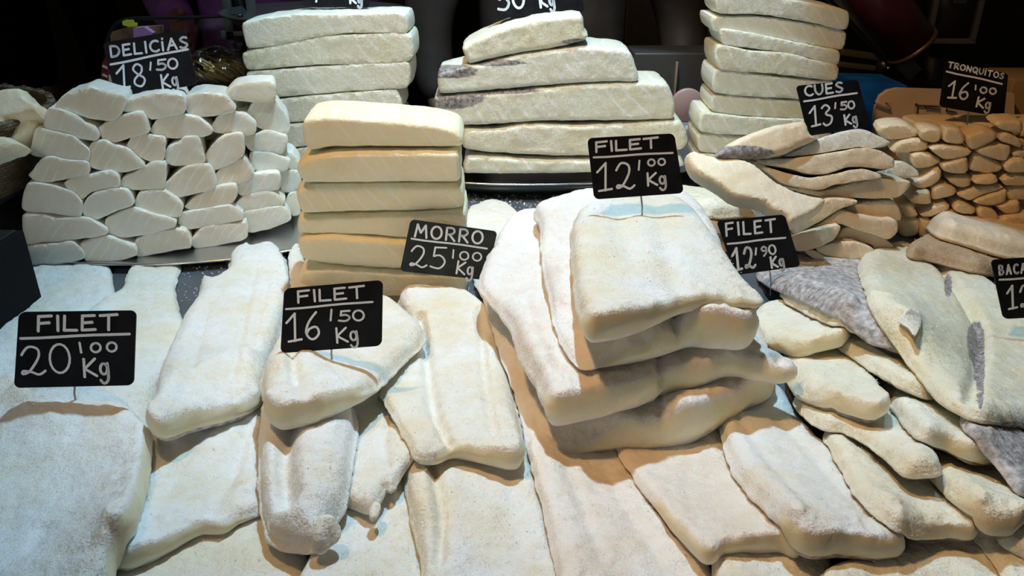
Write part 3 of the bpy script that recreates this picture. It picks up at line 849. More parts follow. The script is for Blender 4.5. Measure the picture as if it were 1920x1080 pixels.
# pile of cubes on the left
TZ = .014
cube_arc = arc_of([(-20, 490), (45, 492), (120, 492), (200, 488), (280, 479), (360, 467), (430, 455), (490, 440), (530, 424), (560, 408), (580, 394)], TZ)
platter('oval steel platter under the cube pile beside the dark crate', (-.52, 1.205), .30, .192, TZ - .003)
CUBES = [
 [[(107, 195), (123, 178), (143, 172), (163, 163), (183, 168), (230, 178), (235, 190), (228, 203), (222, 218), (208, 226), (167, 220), (142, 212), (113, 205)],
  [(231, 208), (235, 190), (255, 185), (285, 177), (338, 178), (345, 187), (346, 207), (340, 213), (313, 218), (285, 221), (270, 215), (250, 210)],
  [(350, 182), (373, 175), (418, 178), (440, 202), (437, 210), (403, 215), (367, 218), (352, 210)],
  [(422, 178), (440, 160), (472, 156), (513, 156), (512, 188), (477, 190), (440, 187)]],
 [[(87, 212), (95, 203), (117, 207), (142, 218), (157, 230), (175, 237), (183, 248), (182, 260), (170, 263), (143, 257), (117, 247), (85, 238)],
  [(187, 240), (220, 222), (247, 212), (267, 212), (272, 222), (277, 247), (247, 255), (217, 265), (200, 268), (192, 257)],
  [(285, 247), (293, 228), (307, 217), (338, 215), (370, 222), (393, 237), (398, 248), (380, 255), (343, 257), (313, 257)],
  [(397, 240), (413, 217), (438, 212), (457, 215), (478, 232), (475, 250), (447, 252), (407, 248)],
  [(464, 215), (477, 192), (513, 190), (535, 215), (543, 240), (537, 252), (497, 242), (477, 232)]],
 [[(65, 253), (72, 240), (100, 247), (133, 255), (150, 267), (166, 280), (167, 290), (162, 302), (117, 297), (60, 288)],
  [(169, 280), (175, 267), (197, 263), (213, 273), (237, 280), (267, 304), (269, 312), (235, 321), (192, 318), (169, 310)],
  [(239, 278), (247, 258), (270, 253), (303, 257), (309, 263), (304, 302), (283, 302), (260, 292)],
  [(311, 302), (317, 275), (338, 267), (345, 257), (370, 258), (377, 278), (382, 302), (363, 307), (327, 310)],
  [(384, 293), (403, 270), (423, 255), (452, 253), (456, 290), (430, 307), (400, 318), (387, 307)],
  [(456, 257), (480, 252), (498, 245), (535, 254), (538, 263), (528, 287), (505, 284), (470, 281)]],
 [[(62, 320), (80, 300), (97, 294), (123, 300), (158, 302), (165, 308), (166, 322), (163, 328), (133, 333), (93, 340), (72, 341), (55, 328)],
  [(122, 343), (163, 330), (192, 323), (207, 322), (221, 333), (221, 350), (200, 353), (175, 358), (160, 370), (150, 373)],
  [(224, 350), (233, 332), (250, 325), (272, 314), (286, 305), (308, 307), (309, 330), (307, 352), (280, 354), (250, 354)],
  [(310, 345), (335, 323), (350, 313), (375, 308), (393, 312), (403, 340), (400, 352), (373, 360), (328, 370), (311, 360)],
  [(404, 330), (425, 311), (457, 298), (470, 318), (475, 325), (463, 338), (430, 347), (408, 348)],
  [(471, 287), (505, 287), (542, 300), (540, 315), (527, 320), (477, 318)],
  [(530, 288), (547, 290), (562, 308), (560, 320), (545, 318)]],
 [[(53, 345), (80, 345), (108, 352), (133, 360), (152, 378), (152, 402), (142, 407), (100, 398), (45, 392)],
  [(154, 392), (163, 375), (177, 363), (213, 354), (237, 358), (250, 383), (217, 395), (180, 410), (160, 403)],
  [(254, 385), (262, 362), (283, 357), (307, 359), (328, 372), (342, 389), (335, 406), (307, 403), (280, 398)],
  [(348, 387), (373, 367), (403, 352), (440, 349), (443, 370), (430, 382), (400, 386), (377, 391), (355, 391)],
  [(448, 347), (463, 333), (488, 327), (522, 327), (523, 353), (497, 359), (463, 367), (449, 362)],
  [(526, 324), (562, 323), (561, 346), (547, 358), (530, 357)]],
 [[(45, 404), (75, 403), (117, 411), (150, 408), (167, 411), (200, 431), (198, 440), (142, 448), (83, 453), (50, 455)],
  [(202, 436), (200, 410), (250, 392), (287, 402), (330, 414), (325, 427), (280, 437), (233, 445), (212, 441)],
  [(336, 418), (343, 398), (397, 391), (430, 385), (453, 400), (452, 412), (413, 420), (373, 426), (347, 429)],
  [(441, 387), (453, 371), (488, 361), (513, 361), (533, 376), (527, 384), (488, 391), (455, 394)],
  [(537, 386), (543, 364), (557, 362), (563, 398), (550, 403)]],
 [[(40, 493), (47, 464), (100, 459), (137, 455), (158, 480), (127, 492), (83, 496)],
  [(153, 458), (175, 449), (200, 444), (250, 462), (254, 478), (233, 485), (183, 493), (165, 493), (157, 470)],
  [(254, 453), (270, 442), (313, 433), (345, 432), (358, 463), (330, 468), (280, 478), (258, 480)],
  [(359, 452), (380, 427), (407, 421), (447, 419), (460, 416), (463, 443), (447, 452), (387, 463), (367, 465)],
  [(456, 414), (458, 398), (530, 387), (545, 410), (513, 425), (480, 434), (465, 433)]]]
NAMES_C = ['top', 'second', 'third', 'fourth', 'fifth', 'sixth', 'bottom']
CG = 'pale cod cubes piled under the DELICIAS card'
for ri, row in enumerate(CUBES):
    for ci, poly in enumerate(row):
        y, yaw = on_arc(poly, cube_arc, .10, TZ)
        last = ci == len(row) - 1
        lab = 'pale cod cube, %s along from the crate, %s course of the DELICIAS pile' % (ORD[ci], NAMES_C[ri])
        block('cod_cube', lab, poly, y, .062 + .010 * random.random(), 'cube', CG, yaw * .6, 0, (-.25, 1, 0), r=.0014, step=.0042, rough=.0013, jag=.0014,
              cat='fish piece', back=.95, fr=.0006, bulge=.0003, shrink=-2.2)
# the courses behind the face: longer sticks, seen only through the gaps and along the top
for ri in range(7):
    for k in range(4):
        if (ri == 6 and k != 2) or (ri == 5 and k == 0): continue
        zc = TZ + .020 + ri * .0325
        x = -.66 + k * .073 + (ri % 2) * .012
        y = 1.108 + max(0, k - 2) * .030 + .1 * zc
        sx, sz = .034, .0145
        w = on_y([(960, 540)], 1)  # noqa
        pts3 = [(x - sx, zc - sz), (x - sx, zc + sz * .8), (x - sx * .4, zc + sz), (x + sx * .8, zc + sz), (x + sx, zc), (x + sx, zc - sz)]
        px = []
        for (a, b) in pts3:
            v = np.array([a, y, CZ + b]) - CAM
            px.append((960 + FPX * (v @ RGT) / (v @ FWD), 540 - FPX * (v @ UPV) / (v @ FWD)))
        block('cod_cube', 'cod cube in the rows packed behind the face of the DELICIAS pile', px, y, .07, 'cube', 'cod cubes packed behind the face of the DELICIAS pile', 0, 0, (0, 1, 0), step=.010, cat='fish piece')

# pile of small chunks on the right
trunk_arc = arc_of([(1640, 432), (1665, 440), (1700, 447), (1760, 452), (1840, 455), (1930, 455)], 0.0)
CHUNKS = [
 [[(1648, 238), (1667, 233), (1697, 232), (1722, 247), (1720, 256), (1700, 260), (1670, 261), (1657, 260), (1645, 248)],
  [(1724, 244), (1738, 240), (1763, 241), (1766, 250), (1760, 266), (1743, 267), (1724, 258)],
  [(1768, 247), (1771, 240), (1800, 240), (1809, 262), (1800, 271), (1768, 265)],
  [(1811, 255), (1830, 247), (1847, 242), (1865, 247), (1871, 258), (1847, 272), (1825, 281), (1816, 276)],
  [(1864, 233), (1876, 226), (1915, 225), (1918, 240), (1915, 250), (1884, 246)]],
 [[(1670, 281), (1683, 268), (1713, 259), (1738, 264), (1742, 275), (1733, 282), (1700, 286), (1675, 286)],
  [(1743, 278), (1757, 274), (1797, 274), (1822, 284), (1813, 292), (1783, 299), (1767, 297), (1753, 287)],
  [(1829, 283), (1845, 274), (1867, 270), (1894, 273), (1894, 287), (1886, 301), (1867, 299), (1847, 292)],
  [(1875, 252), (1887, 249), (1913, 262), (1917, 276), (1897, 271), (1873, 263)],
  [(1897, 287), (1904, 281), (1925, 279), (1932, 296), (1900, 294)]],
 [[(1708, 290), (1717, 287), (1742, 288), (1766, 299), (1764, 303), (1747, 312), (1720, 316), (1709, 308)],
  [(1764, 308), (1783, 301), (1812, 296), (1816, 313), (1812, 324), (1792, 326), (1768, 320)],
  [(1818, 303), (1830, 286), (1842, 289), (1860, 298), (1881, 312), (1873, 321), (1850, 326), (1833, 321), (1819, 319)],
  [(1883, 313), (1893, 301), (1920, 298), (1932, 321), (1888, 322)]],
 [[(1708, 338), (1727, 333), (1743, 324), (1758, 314), (1766, 321), (1763, 336), (1750, 346), (1727, 354), (1710, 347)],
  [(1774, 332), (1792, 329), (1812, 328), (1821, 333), (1819, 347), (1800, 351), (1781, 342)],
  [(1824, 340), (1834, 333), (1866, 329), (1872, 341), (1850, 346), (1828, 344)],
  [(1876, 337), (1888, 329), (1920, 326), (1932, 347), (1884, 347)]],
 [[(1703, 374), (1717, 359), (1741, 356), (1746, 369), (1746, 382), (1720, 382)],
  [(1748, 353), (1763, 344), (1783, 348), (1794, 357), (1787, 366), (1767, 371), (1749, 374)],
  [(1794, 364), (1817, 354), (1847, 349), (1882, 350), (1860, 360), (1837, 366), (1817, 376), (1798, 369)],
  [(1824, 378), (1837, 370), (1886, 355), (1886, 376), (1860, 385), (1847, 384)],
  [(1890, 352), (1932, 350), (1932, 373), (1890, 373)]],
 [[(1680, 381), (1693, 379), (1708, 381), (1722, 402), (1717, 407), (1693, 407), (1687, 393)],
  [(1725, 402), (1750, 384), (1773, 378), (1781, 389), (1767, 397), (1747, 406), (1727, 406)],
  [(1786, 387), (1791, 379), (1805, 378), (1830, 392), (1825, 402), (1803, 401), (1788, 395)],
  [(1833, 393), (1838, 386), (1860, 391), (1873, 407), (1866, 416), (1847, 412), (1834, 405)],
  [(1868, 387), (1884, 381), (1910, 376), (1912, 397), (1888, 401), (1874, 393)]],
 [[(1680, 424), (1693, 411), (1722, 410), (1720, 440), (1692, 444)],
  [(1724, 410), (1744, 410), (1752, 425), (1746, 446), (1724, 444)],
  [(1752, 410), (1767, 399), (1783, 396), (1799, 404), (1796, 422), (1780, 421), (1760, 416)],
  [(1799, 422), (1808, 408), (1827, 411), (1866, 419), (1872, 434), (1833, 427)],
  [(1874, 417), (1884, 405), (1932, 400), (1932, 424), (1888, 427)]],
 [[(1756, 425), (1796, 427), (1800, 450), (1756, 450)],
  [(1804, 430), (1836, 433), (1838, 454), (1806, 452)],
  [(1842, 436), (1874, 440), (1876, 456), (1844, 456)],
  [(1880, 436), (1893, 431), (1925, 430), (1930, 454), (1882, 456)]]]
NAMES_T = ['top', 'second', 'third', 'fourth', 'fifth', 'sixth', 'seventh', 'bottom']
for ri, row in enumerate(CHUNKS):
    for ci, poly in enumerate(row):
        y, yaw = on_arc(poly, trunk_arc, .08, 0)
        lab = 'tan cod chunk, %s along from the CUES pile, %s course under TRONQUITOS' % (ORD[ci], NAMES_T[ri])
        block('cod_chunk', lab, poly, y + .012 * (random.random() - .5), .05, 'chunk', 'tan cod chunks piled under the TRONQUITOS card', yaw * .5, 0, (.25, 1, 0),
              r=.005, step=.006, rough=.0014, cat='fish piece', back=.93, fr=.0009, shrink=.3, skin='pale_skin')
for ri in range(7):
    for k in range(4):
        zc = .016 + ri * .0222
        x = .66 + k * .078 + (ri % 2) * .014
        y = 1.205 + .08 * zc
        px = []
        for (a, b) in [(x - .037, zc - .0105), (x - .037, zc + .008), (x - .01, zc + .0105), (x + .037, zc + .009), (x + .037, zc - .0105)]:
            v = np.array([a, y, CZ + b]) - CAM
            px.append((960 + FPX * (v @ RGT) / (v @ FWD), 540 - FPX * (v @ UPV) / (v @ FWD)))
        block('cod_chunk', 'cod chunk in the rows packed behind the face of the TRONQUITOS pile', px, y, .06, 'chunk', 'cod chunks packed behind the face of the TRONQUITOS pile', 0, 0, (0, 1, 0), step=.010, cat='fish piece')

# ------------------------------------------------------------------ stacks of loins
ZM = {1: [(840, 134, 60, 13), (930, 118, 60, 6)], 2: [(850, 184, 60, 20), (930, 170, 80, 7)], 0: [(1085, 78, 35, 6)]}


def stack(polys, labels, y, depth, mat, group, name='cod_loin', ext=(0, 1, 0), yaw=0, skin=None, r=.008, dy=None, rough=.0011, fr=.0007, cat='fish loin', tilt=0, zn=None, step=.005, crisp=38):
    for i, (p, lb) in enumerate(zip(polys, labels)):
        yy = y + (dy[i] if dy else 0)
        m = mat[i] if isinstance(mat, list) else mat
        block(name, lb, p, yy, depth, m, group, yaw, tilt, ext, r=r, step=step, rough=rough, zones=(zn or {}).get(i, ()), zmat='pale_skin', skin=skin, cat=cat, fr=fr, shrink=0, crisp=crisp)


MORRO = [
 [(568, 236), (573, 222), (616, 217), (680, 220), (742, 224), (816, 232), (855, 243), (868, 260), (866, 273), (779, 274), (631, 274), (583, 280), (570, 268)],
 [(558, 306), (570, 296), (631, 285), (742, 283), (859, 284), (862, 300), (860, 337), (779, 340), (631, 341), (575, 341), (561, 327)],
 [(556, 358), (575, 347), (640, 344), (705, 343), (862, 346), (866, 386), (779, 393), (668, 395), (568, 398), (560, 380)],
 [(561, 407), (575, 404), (668, 402), (779, 398), (870, 392), (873, 430), (860, 443), (764, 445), (668, 438), (561, 436)],
 [(560, 450), (572, 444), (631, 441), (742, 450), (870, 458), (870, 500), (742, 502), (631, 495), (568, 483)],
 [(562, 512), (570, 504), (631, 501), (742, 508), (872, 514), (872, 552), (816, 562), (742, 561), (640, 552), (562, 538)]]
stack(MORRO, ['thick cod loin on top of the MORRO stack, its upper face white with salt', 'thick cod loin second from the top of the MORRO stack', 'tan cod loin third from the top of the MORRO stack',
              'brownish cod loin fourth from the top of the MORRO stack, just behind its card', 'thick cod loin second from the bottom of the MORRO stack', 'thick cod loin at the bottom of the MORRO stack'],
      .945, .085, 'loin', 'thick cod loins stacked under the MORRO card', dy=[.006, 0, .004, .008, 0, .002], yaw=.02, r=.006, crisp=60, ext=(-.04, 1, 0))

BACKL = [
 [(456, 43), (500, 33), (560, 26), (650, 26), (758, 25), (763, 61), (650, 62), (580, 73), (525, 85), (495, 89), (466, 90), (458, 72)],
 [(456, 100), (492, 90), (550, 80), (615, 67), (675, 64), (767, 63), (770, 112), (675, 120), (590, 122), (525, 127), (465, 131), (458, 120)],
 [(464, 136), (525, 130), (575, 126), (765, 116), (765, 162), (725, 167), (625, 173), (550, 180), (480, 184), (464, 165)],
 [(462, 192), (512, 187), (595, 178), (742, 168), (752, 205), (650, 218), (545, 229), (470, 228)],
 [(466, 237), (540, 232), (650, 222), (750, 210), (755, 244), (650, 262), (545, 277), (470, 276)],
 [(468, 284), (545, 280), (650, 266), (755, 250), (756, 290), (650, 308), (545, 318), (470, 318)]]
stack(BACKL, ['white cod loin on top of the stack behind the DELICIAS pile', 'white loin with diagonal flakes, second from the top behind the DELICIAS pile',
              'grey-skinned cod loin third from the top behind the DELICIAS pile', 'cod loin fourth from the top behind the DELICIAS pile, partly hidden',
              'cod loin fifth from the top in the stack behind the MORRO stack', 'lowest cod loin showing between the DELICIAS pile and the MORRO stack'],
      1.30, .09, 'white_loin', 'white cod loins stacked behind the cube pile', yaw=-.03, skin='skin', r=.002)

MID = [
 [(867, 90), (882, 78), (920, 60), (960, 45), (1020, 33), (1090, 29), (1096, 58), (1103, 65), (1097, 75), (1050, 87), (1000, 95), (950, 103), (910, 112), (880, 119), (873, 106)],
 [(820, 150), (823, 135), (870, 122), (910, 116), (975, 101), (1050, 90), (1092, 85), (1125, 87), (1180, 95), (1192, 125), (1196, 151), (1150, 152), (1050, 157), (950, 166), (870, 172), (825, 174)],
 [(813, 195), (816, 180), (875, 174), (1000, 165), (1087, 157), (1175, 153), (1247, 154), (1260, 175), (1265, 200), (1260, 222), (1175, 225), (1025, 226), (875, 234), (822, 219)],
 [(866, 255), (873, 239), (926, 241), (984, 231), (1072, 233), (1160, 230), (1273, 225), (1290, 264), (1276, 280), (1100, 291), (1042, 291), (955, 287), (911, 284), (870, 277)],
 [(869, 308), (878, 291), (926, 291), (984, 296), (1072, 297), (1200, 294), (1272, 290), (1282, 310), (1200, 320), (1100, 323), (984, 325), (872, 324)]]
stack(MID, ['short curved cod loin on top of the middle stack at the back', 'long dark-cornered cod loin second from the top of the middle back stack',
            'longest cod loin, grey skin at one end, third in the middle back stack', 'broad ragged cod loin, second from the bottom of the middle back stack',
            'flat cod loin lying on the platter rim at the bottom of the middle back stack'],
      1.325, .10, ['white_loin', 'white_loin', 'white_loin', 'fillet_yellow', 'white_loin'], 'long cod loins stacked on the middle platter', yaw=-.02, skin='skin', r=.008, rough=.002, fr=.0014, zn=ZM, step=.0045)
platter('oval steel platter under the long loins in the middle', (.03, 1.50), .345, .188, .030)

RIGHT = [
 [(1345, -6), (1425, -8), (1525, 6), (1589, 21), (1586, 55), (1525, 43), (1425, 27), (1347, 24)],
 [(1335, 32), (1425, 30), (1500, 41), (1585, 59), (1579, 92), (1537, 87), (1450, 70), (1340, 58)],
 [(1352, 55), (1420, 64), (1475, 76), (1573, 96), (1570, 122), (1512, 108), (1450, 95), (1358, 84)],
 [(1345, 86), (1400, 94), (1475, 99), (1520, 111), (1570, 124), (1567, 150), (1525, 147), (1425, 136), (1347, 128)],
 [(1342, 130), (1425, 139), (1525, 151), (1565, 154), (1560, 188), (1500, 186), (1340, 174)],
 [(1338, 179), (1390, 181), (1500, 189), (1560, 196), (1555, 225), (1500, 222), (1400, 217), (1335, 207)],
 [(1318, 212), (1412, 220), (1500, 223), (1555, 229), (1555, 260), (1400, 254), (1312, 246)],
 [(1312, 251), (1400, 257), (1500, 262), (1550, 265), (1548, 292), (1400, 288), (1312, 284)],
 [(1312, 289), (1400, 292), (1500, 295), (1548, 298), (1548, 322), (1400, 320), (1312, 318)]]
stack(RIGHT, ['cod loin on top of the tall stack behind the CUES card'] +
      ['cod loin %s from the top of the tall stack behind the CUES card' % q for q in ORD[1:7]] +
      ['cod loin second from the bottom of the stack behind the CUES pile', 'lowest cod loin of the stack behind the CUES pile'],
      1.345, .10, 'white_loin', 'cod loins in the tall stack behind the CUES card', yaw=.10, ext=(.03, 1, 0), r=.002, skin=None, dy=[0, .004, -.004, -.006, -.002, 0, -.004, 0, 0])
platter('oval steel platter under the tall stack behind the CUES card', (.515, 1.42), .135, .125, .022)

# ------------------------------------------------------------------ the CUES pile of tail pieces
CUES = [  # outline, distance, lean back, depth, label, material
 ([(1507, 470), (1527, 469), (1547, 481), (1590, 487), (1590, 496), (1540, 493)], 1.03, .3, .07, 'thin tail piece tucked at the very bottom of the CUES pile', 'tail'),
 ([(1530, 467), (1562, 456), (1602, 453), (1630, 461), (1640, 472), (1620, 487), (1590, 486), (1547, 480)], 1.035, .2, .08, 'rounded tan tail piece low in the CUES pile', 'tail'),
 ([(1567, 448), (1582, 428), (1615, 427), (1650, 440), (1675, 462), (1660, 478), (1645, 474), (1634, 460), (1600, 451)], 1.06, .15, .08, 'tail piece with a drooping tip at the foot of the CUES pile', 'tail'),
 ([(1485, 446), (1530, 430), (1570, 421), (1577, 426), (1562, 450), (1530, 466), (1492, 470)], 1.035, .2, .09, 'wedge-shaped tail piece low beside the FILET 12 90 card', 'tail'),
 ([(1482, 443), (1540, 418), (1575, 394), (1605, 401), (1640, 409), (1680, 413), (1682, 435), (1665, 449), (1640, 440), (1600, 429), (1570, 419), (1520, 437), (1487, 444)], 1.05, .15, .10, 'broad bent tail piece halfway down the CUES pile', 'tail'),
 ([(1580, 391), (1610, 379), (1640, 376), (1675, 376), (1690, 403), (1687, 414), (1640, 406), (1600, 398)], 1.075, .15, .09, 'rounded tail piece in the middle of the CUES pile, at its right end', 'tail'),
 ([(1480, 425), (1527, 400), (1550, 374), (1610, 376), (1607, 381), (1577, 391), (1540, 413), (1490, 440)], 1.05, .2, .09, 'tail piece folded behind the corner of the FILET 12 90 card', 'tail'),
 ([(1465, 345), (1540, 358), (1600, 342), (1650, 333), (1670, 336), (1706, 341), (1705, 351), (1685, 369), (1640, 373), (1590, 371), (1552, 371), (1502, 361)], 1.075, .15, .10, 'long tail piece with a rounded end in the upper half of the CUES pile', 'tail'),
 ([(1660, 320), (1690, 302), (1720, 320), (1723, 330), (1690, 335), (1665, 330)], 1.13, .3, .07, 'small bluish-lit tail piece between the CUES and TRONQUITOS piles', 'white_loin'),
 ([(1410, 303), (1440, 313), (1510, 333), (1552, 328), (1615, 316), (1650, 326), (1652, 334), (1600, 341), (1565, 347), (1540, 356), (1502, 353), (1465, 343), (1440, 326)], 1.07, .35, .11, 'flat tail piece third from the top of the CUES pile', 'tail'),
 ([(1415, 299), (1490, 296), (1577, 283), (1615, 277), (1652, 283), (1676, 298), (1675, 314), (1650, 316), (1615, 313), (1590, 313), (1565, 322), (1547, 327), (1515, 326), (1477, 316), (1430, 308)], 1.075, .35, .11, 'pale tail piece second from the top of the CUES pile, dark-skinned below', 'tail'),
 ([(1462, 293), (1490, 283), (1535, 260), (1590, 244), (1615, 242), (1640, 251), (1669, 266), (1662, 274), (1630, 279), (1610, 275), (1565, 282), (1515, 290)], 1.09, .4, .11, 'pale tail piece on top of the CUES pile, under the right half of its card', 'white_loin')]
for p, y, ti, dp, lb, mt in CUES:
    block('cod_tail_piece', lb, p, y, dp, mt, 'cod tail pieces in the CUES pile', -.05, ti, None, r=.0016, step=.0045, rough=.0016, cat='fish piece', fr=.0012, skin='skin')
block('cod_tail_piece', 'long pinkish slab sloping down the side of the CUES pile', [(1287, 292), (1302, 285), (1340, 297), (1390, 301), (1415, 311), (1452, 341), (1490, 361), (1542, 373), (1547, 380), (1527, 397), (1480, 421), (1472, 406), (1452, 400), (1430, 382), (1380, 371), (1340, 345), (1300, 320)],
      1.04, .022, 'tail', 'cod tail pieces in the CUES pile', -.1, R(48), None, r=.006, step=.006, cat='fish piece')
block('cod_tail_piece', 'tail piece with dark wrinkled skin on top of the CUES pile, under its card', [(1340, 295), (1362, 272), (1380, 262), (1415, 247), (1452, 236), (1505, 228), (1512, 240), (1518, 254), (1537, 258), (1490, 280), (1462, 292), (1427, 297), (1365, 300)],
      1.085, .045, 'tail', 'cod tail pieces in the CUES pile', 0, R(30), None, r=.010, step=.0045, cat='fish piece', skin='skin', zones=[(1390, 287, 60, 14)])
# ------------------------------------------------------------------ price cards
def ell(cx, cy, rx, ry, a0=90, a1=450, n=18):
    return [(cx + rx * math.cos(R(a0 + (a1 - a0) * k / n)), cy + ry * math.sin(R(a0 + (a1 - a0) * k / n))) for k in range(n + 1)]


def sm(*p): return [tuple(q) for q in smooth_loop(p, .07, False)]


GLYPH = {  # width, strokes
 'F': (.62, [[(0, 0), (.03, 1), (.62, 1.03)], [(0.02, .52), (.5, .56)]]),
 'I': (.10, [[(.05, 0), (.05, 1)]]),
 'L': (.58, [[(.03, 1), (0, 0.02), (.58, 0)]]),
 'E': (.60, [[(.58, 1), (.03, .98), (0, 0), (.62, .03)], [(.02, .5), (.46, .53)]]),
 'T': (.78, [[(0, .98), (.78, 1.03)], [(.40, 1), (.38, 0)]]),
 'M': (.95, [[(0, 0), (.14, 1), (.45, .35), (.80, 1), (.95, 0)]]),
 'O': (.85, [ell(.42, .5, .42, .5)]),
 'R': (.72, [[(.03, 0), (.03, 1)], sm((.03, 1), (.5, 1), (.66, .76), (.45, .52), (.03, .46)), [(.28, .47), (.72, 0)]]),
 'D': (.72, [[(.03, 0), (.03, 1)], sm((.03, 1), (.5, .92), (.72, .52), (.5, .08), (.03, 0))]),
 'C': (.62, [ell(.42, .5, .42, .5, 55, 310)]),
 'i': (.16, [[(.08, 0), (.08, .78)], [(.10, 1.08), (.11, 1.12)]]),
 'A': (.72, [[(0, 0), (.38, 1), (.72, 0)], [(.15, .38), (.58, .40)]]),
 'S': (.60, [sm((.56, .92), (.28, 1), (.05, .78), (.28, .54), (.56, .30), (.32, 0), (.0, .10))]),
 'U': (.68, [sm((.0, 1), (.02, .35), (.32, 0), (.64, .32), (.68, 1))]),
 'Q': (.85, [ell(.40, .52, .40, .48), [(.45, .28), (.85, -.12)]]),
 'N': (.75, [[(0, 0), (.03, 1), (.70, 0), (.75, 1)]]),
 'B': (.66, [[(.03, 0), (.03, 1)], sm((.03, 1), (.45, .98), (.56, .78), (.40, .56), (.03, .52)), sm((.03, .52), (.5, .5), (.66, .26), (.46, .03), (.03, 0))]),
 'K': (.70, [[(0, 0), (.03, 1)], [(.66, .98), (.04, .46), (.70, 0)]]),
 'g': (.50, [ell(.22, .36, .20, .30), sm((.44, .66), (.46, .1), (.40, -.32), (.18, -.46), (.0, -.26))]),
 '1': (.48, [[(0, .70), (.34, 1.02), (.26, 0)], [(.02, 0), (.50, .04)]]),
 '2': (.66, [sm((.04, .72), (.24, .98), (.50, .88), (.50, .58), (.22, .12), (.02, .06), (.06, .16), (.30, .10), (.50, 0), (.68, .12))]),
 '0': (.56, [ell(.28, .5, .28, .5, 100, 460)]),
 '6': (.54, [sm((.46, 1), (.16, .66), (.02, .26), (.22, 0), (.48, .18), (.42, .44), (.16, .40), (.03, .22))]),
 '5': (.58, [[(.58, 1.0), (.14, .98), (.10, .56)], sm((.10, .56), (.36, .62), (.56, .34), (.36, .02), (.0, .08))]),
 '8': (.56, [sm((.44, .86), (.24, 1.0), (.06, .80), (.22, .56), (.50, .30), (.34, 0), (.06, .14), (.10, .36), (.40, .62), (.44, .86))]),
 '3': (.54, [sm((.02, .86), (.24, 1), (.44, .80), (.20, .54), (.50, .36), (.40, .04), (.12, -.06), (.0, .06))]),
 '9': (.50, [sm((.44, .80), (.24, 1), (.04, .78), (.20, .52), (.42, .66), (.44, .86), (.40, .34), (.14, 0))]),
 "'": (.12, [[(.10, 1), (.02, .0)]]),
}
STEEL_PIN = plain('thin_steel_pin', (.35, .35, .36), .35, .9)


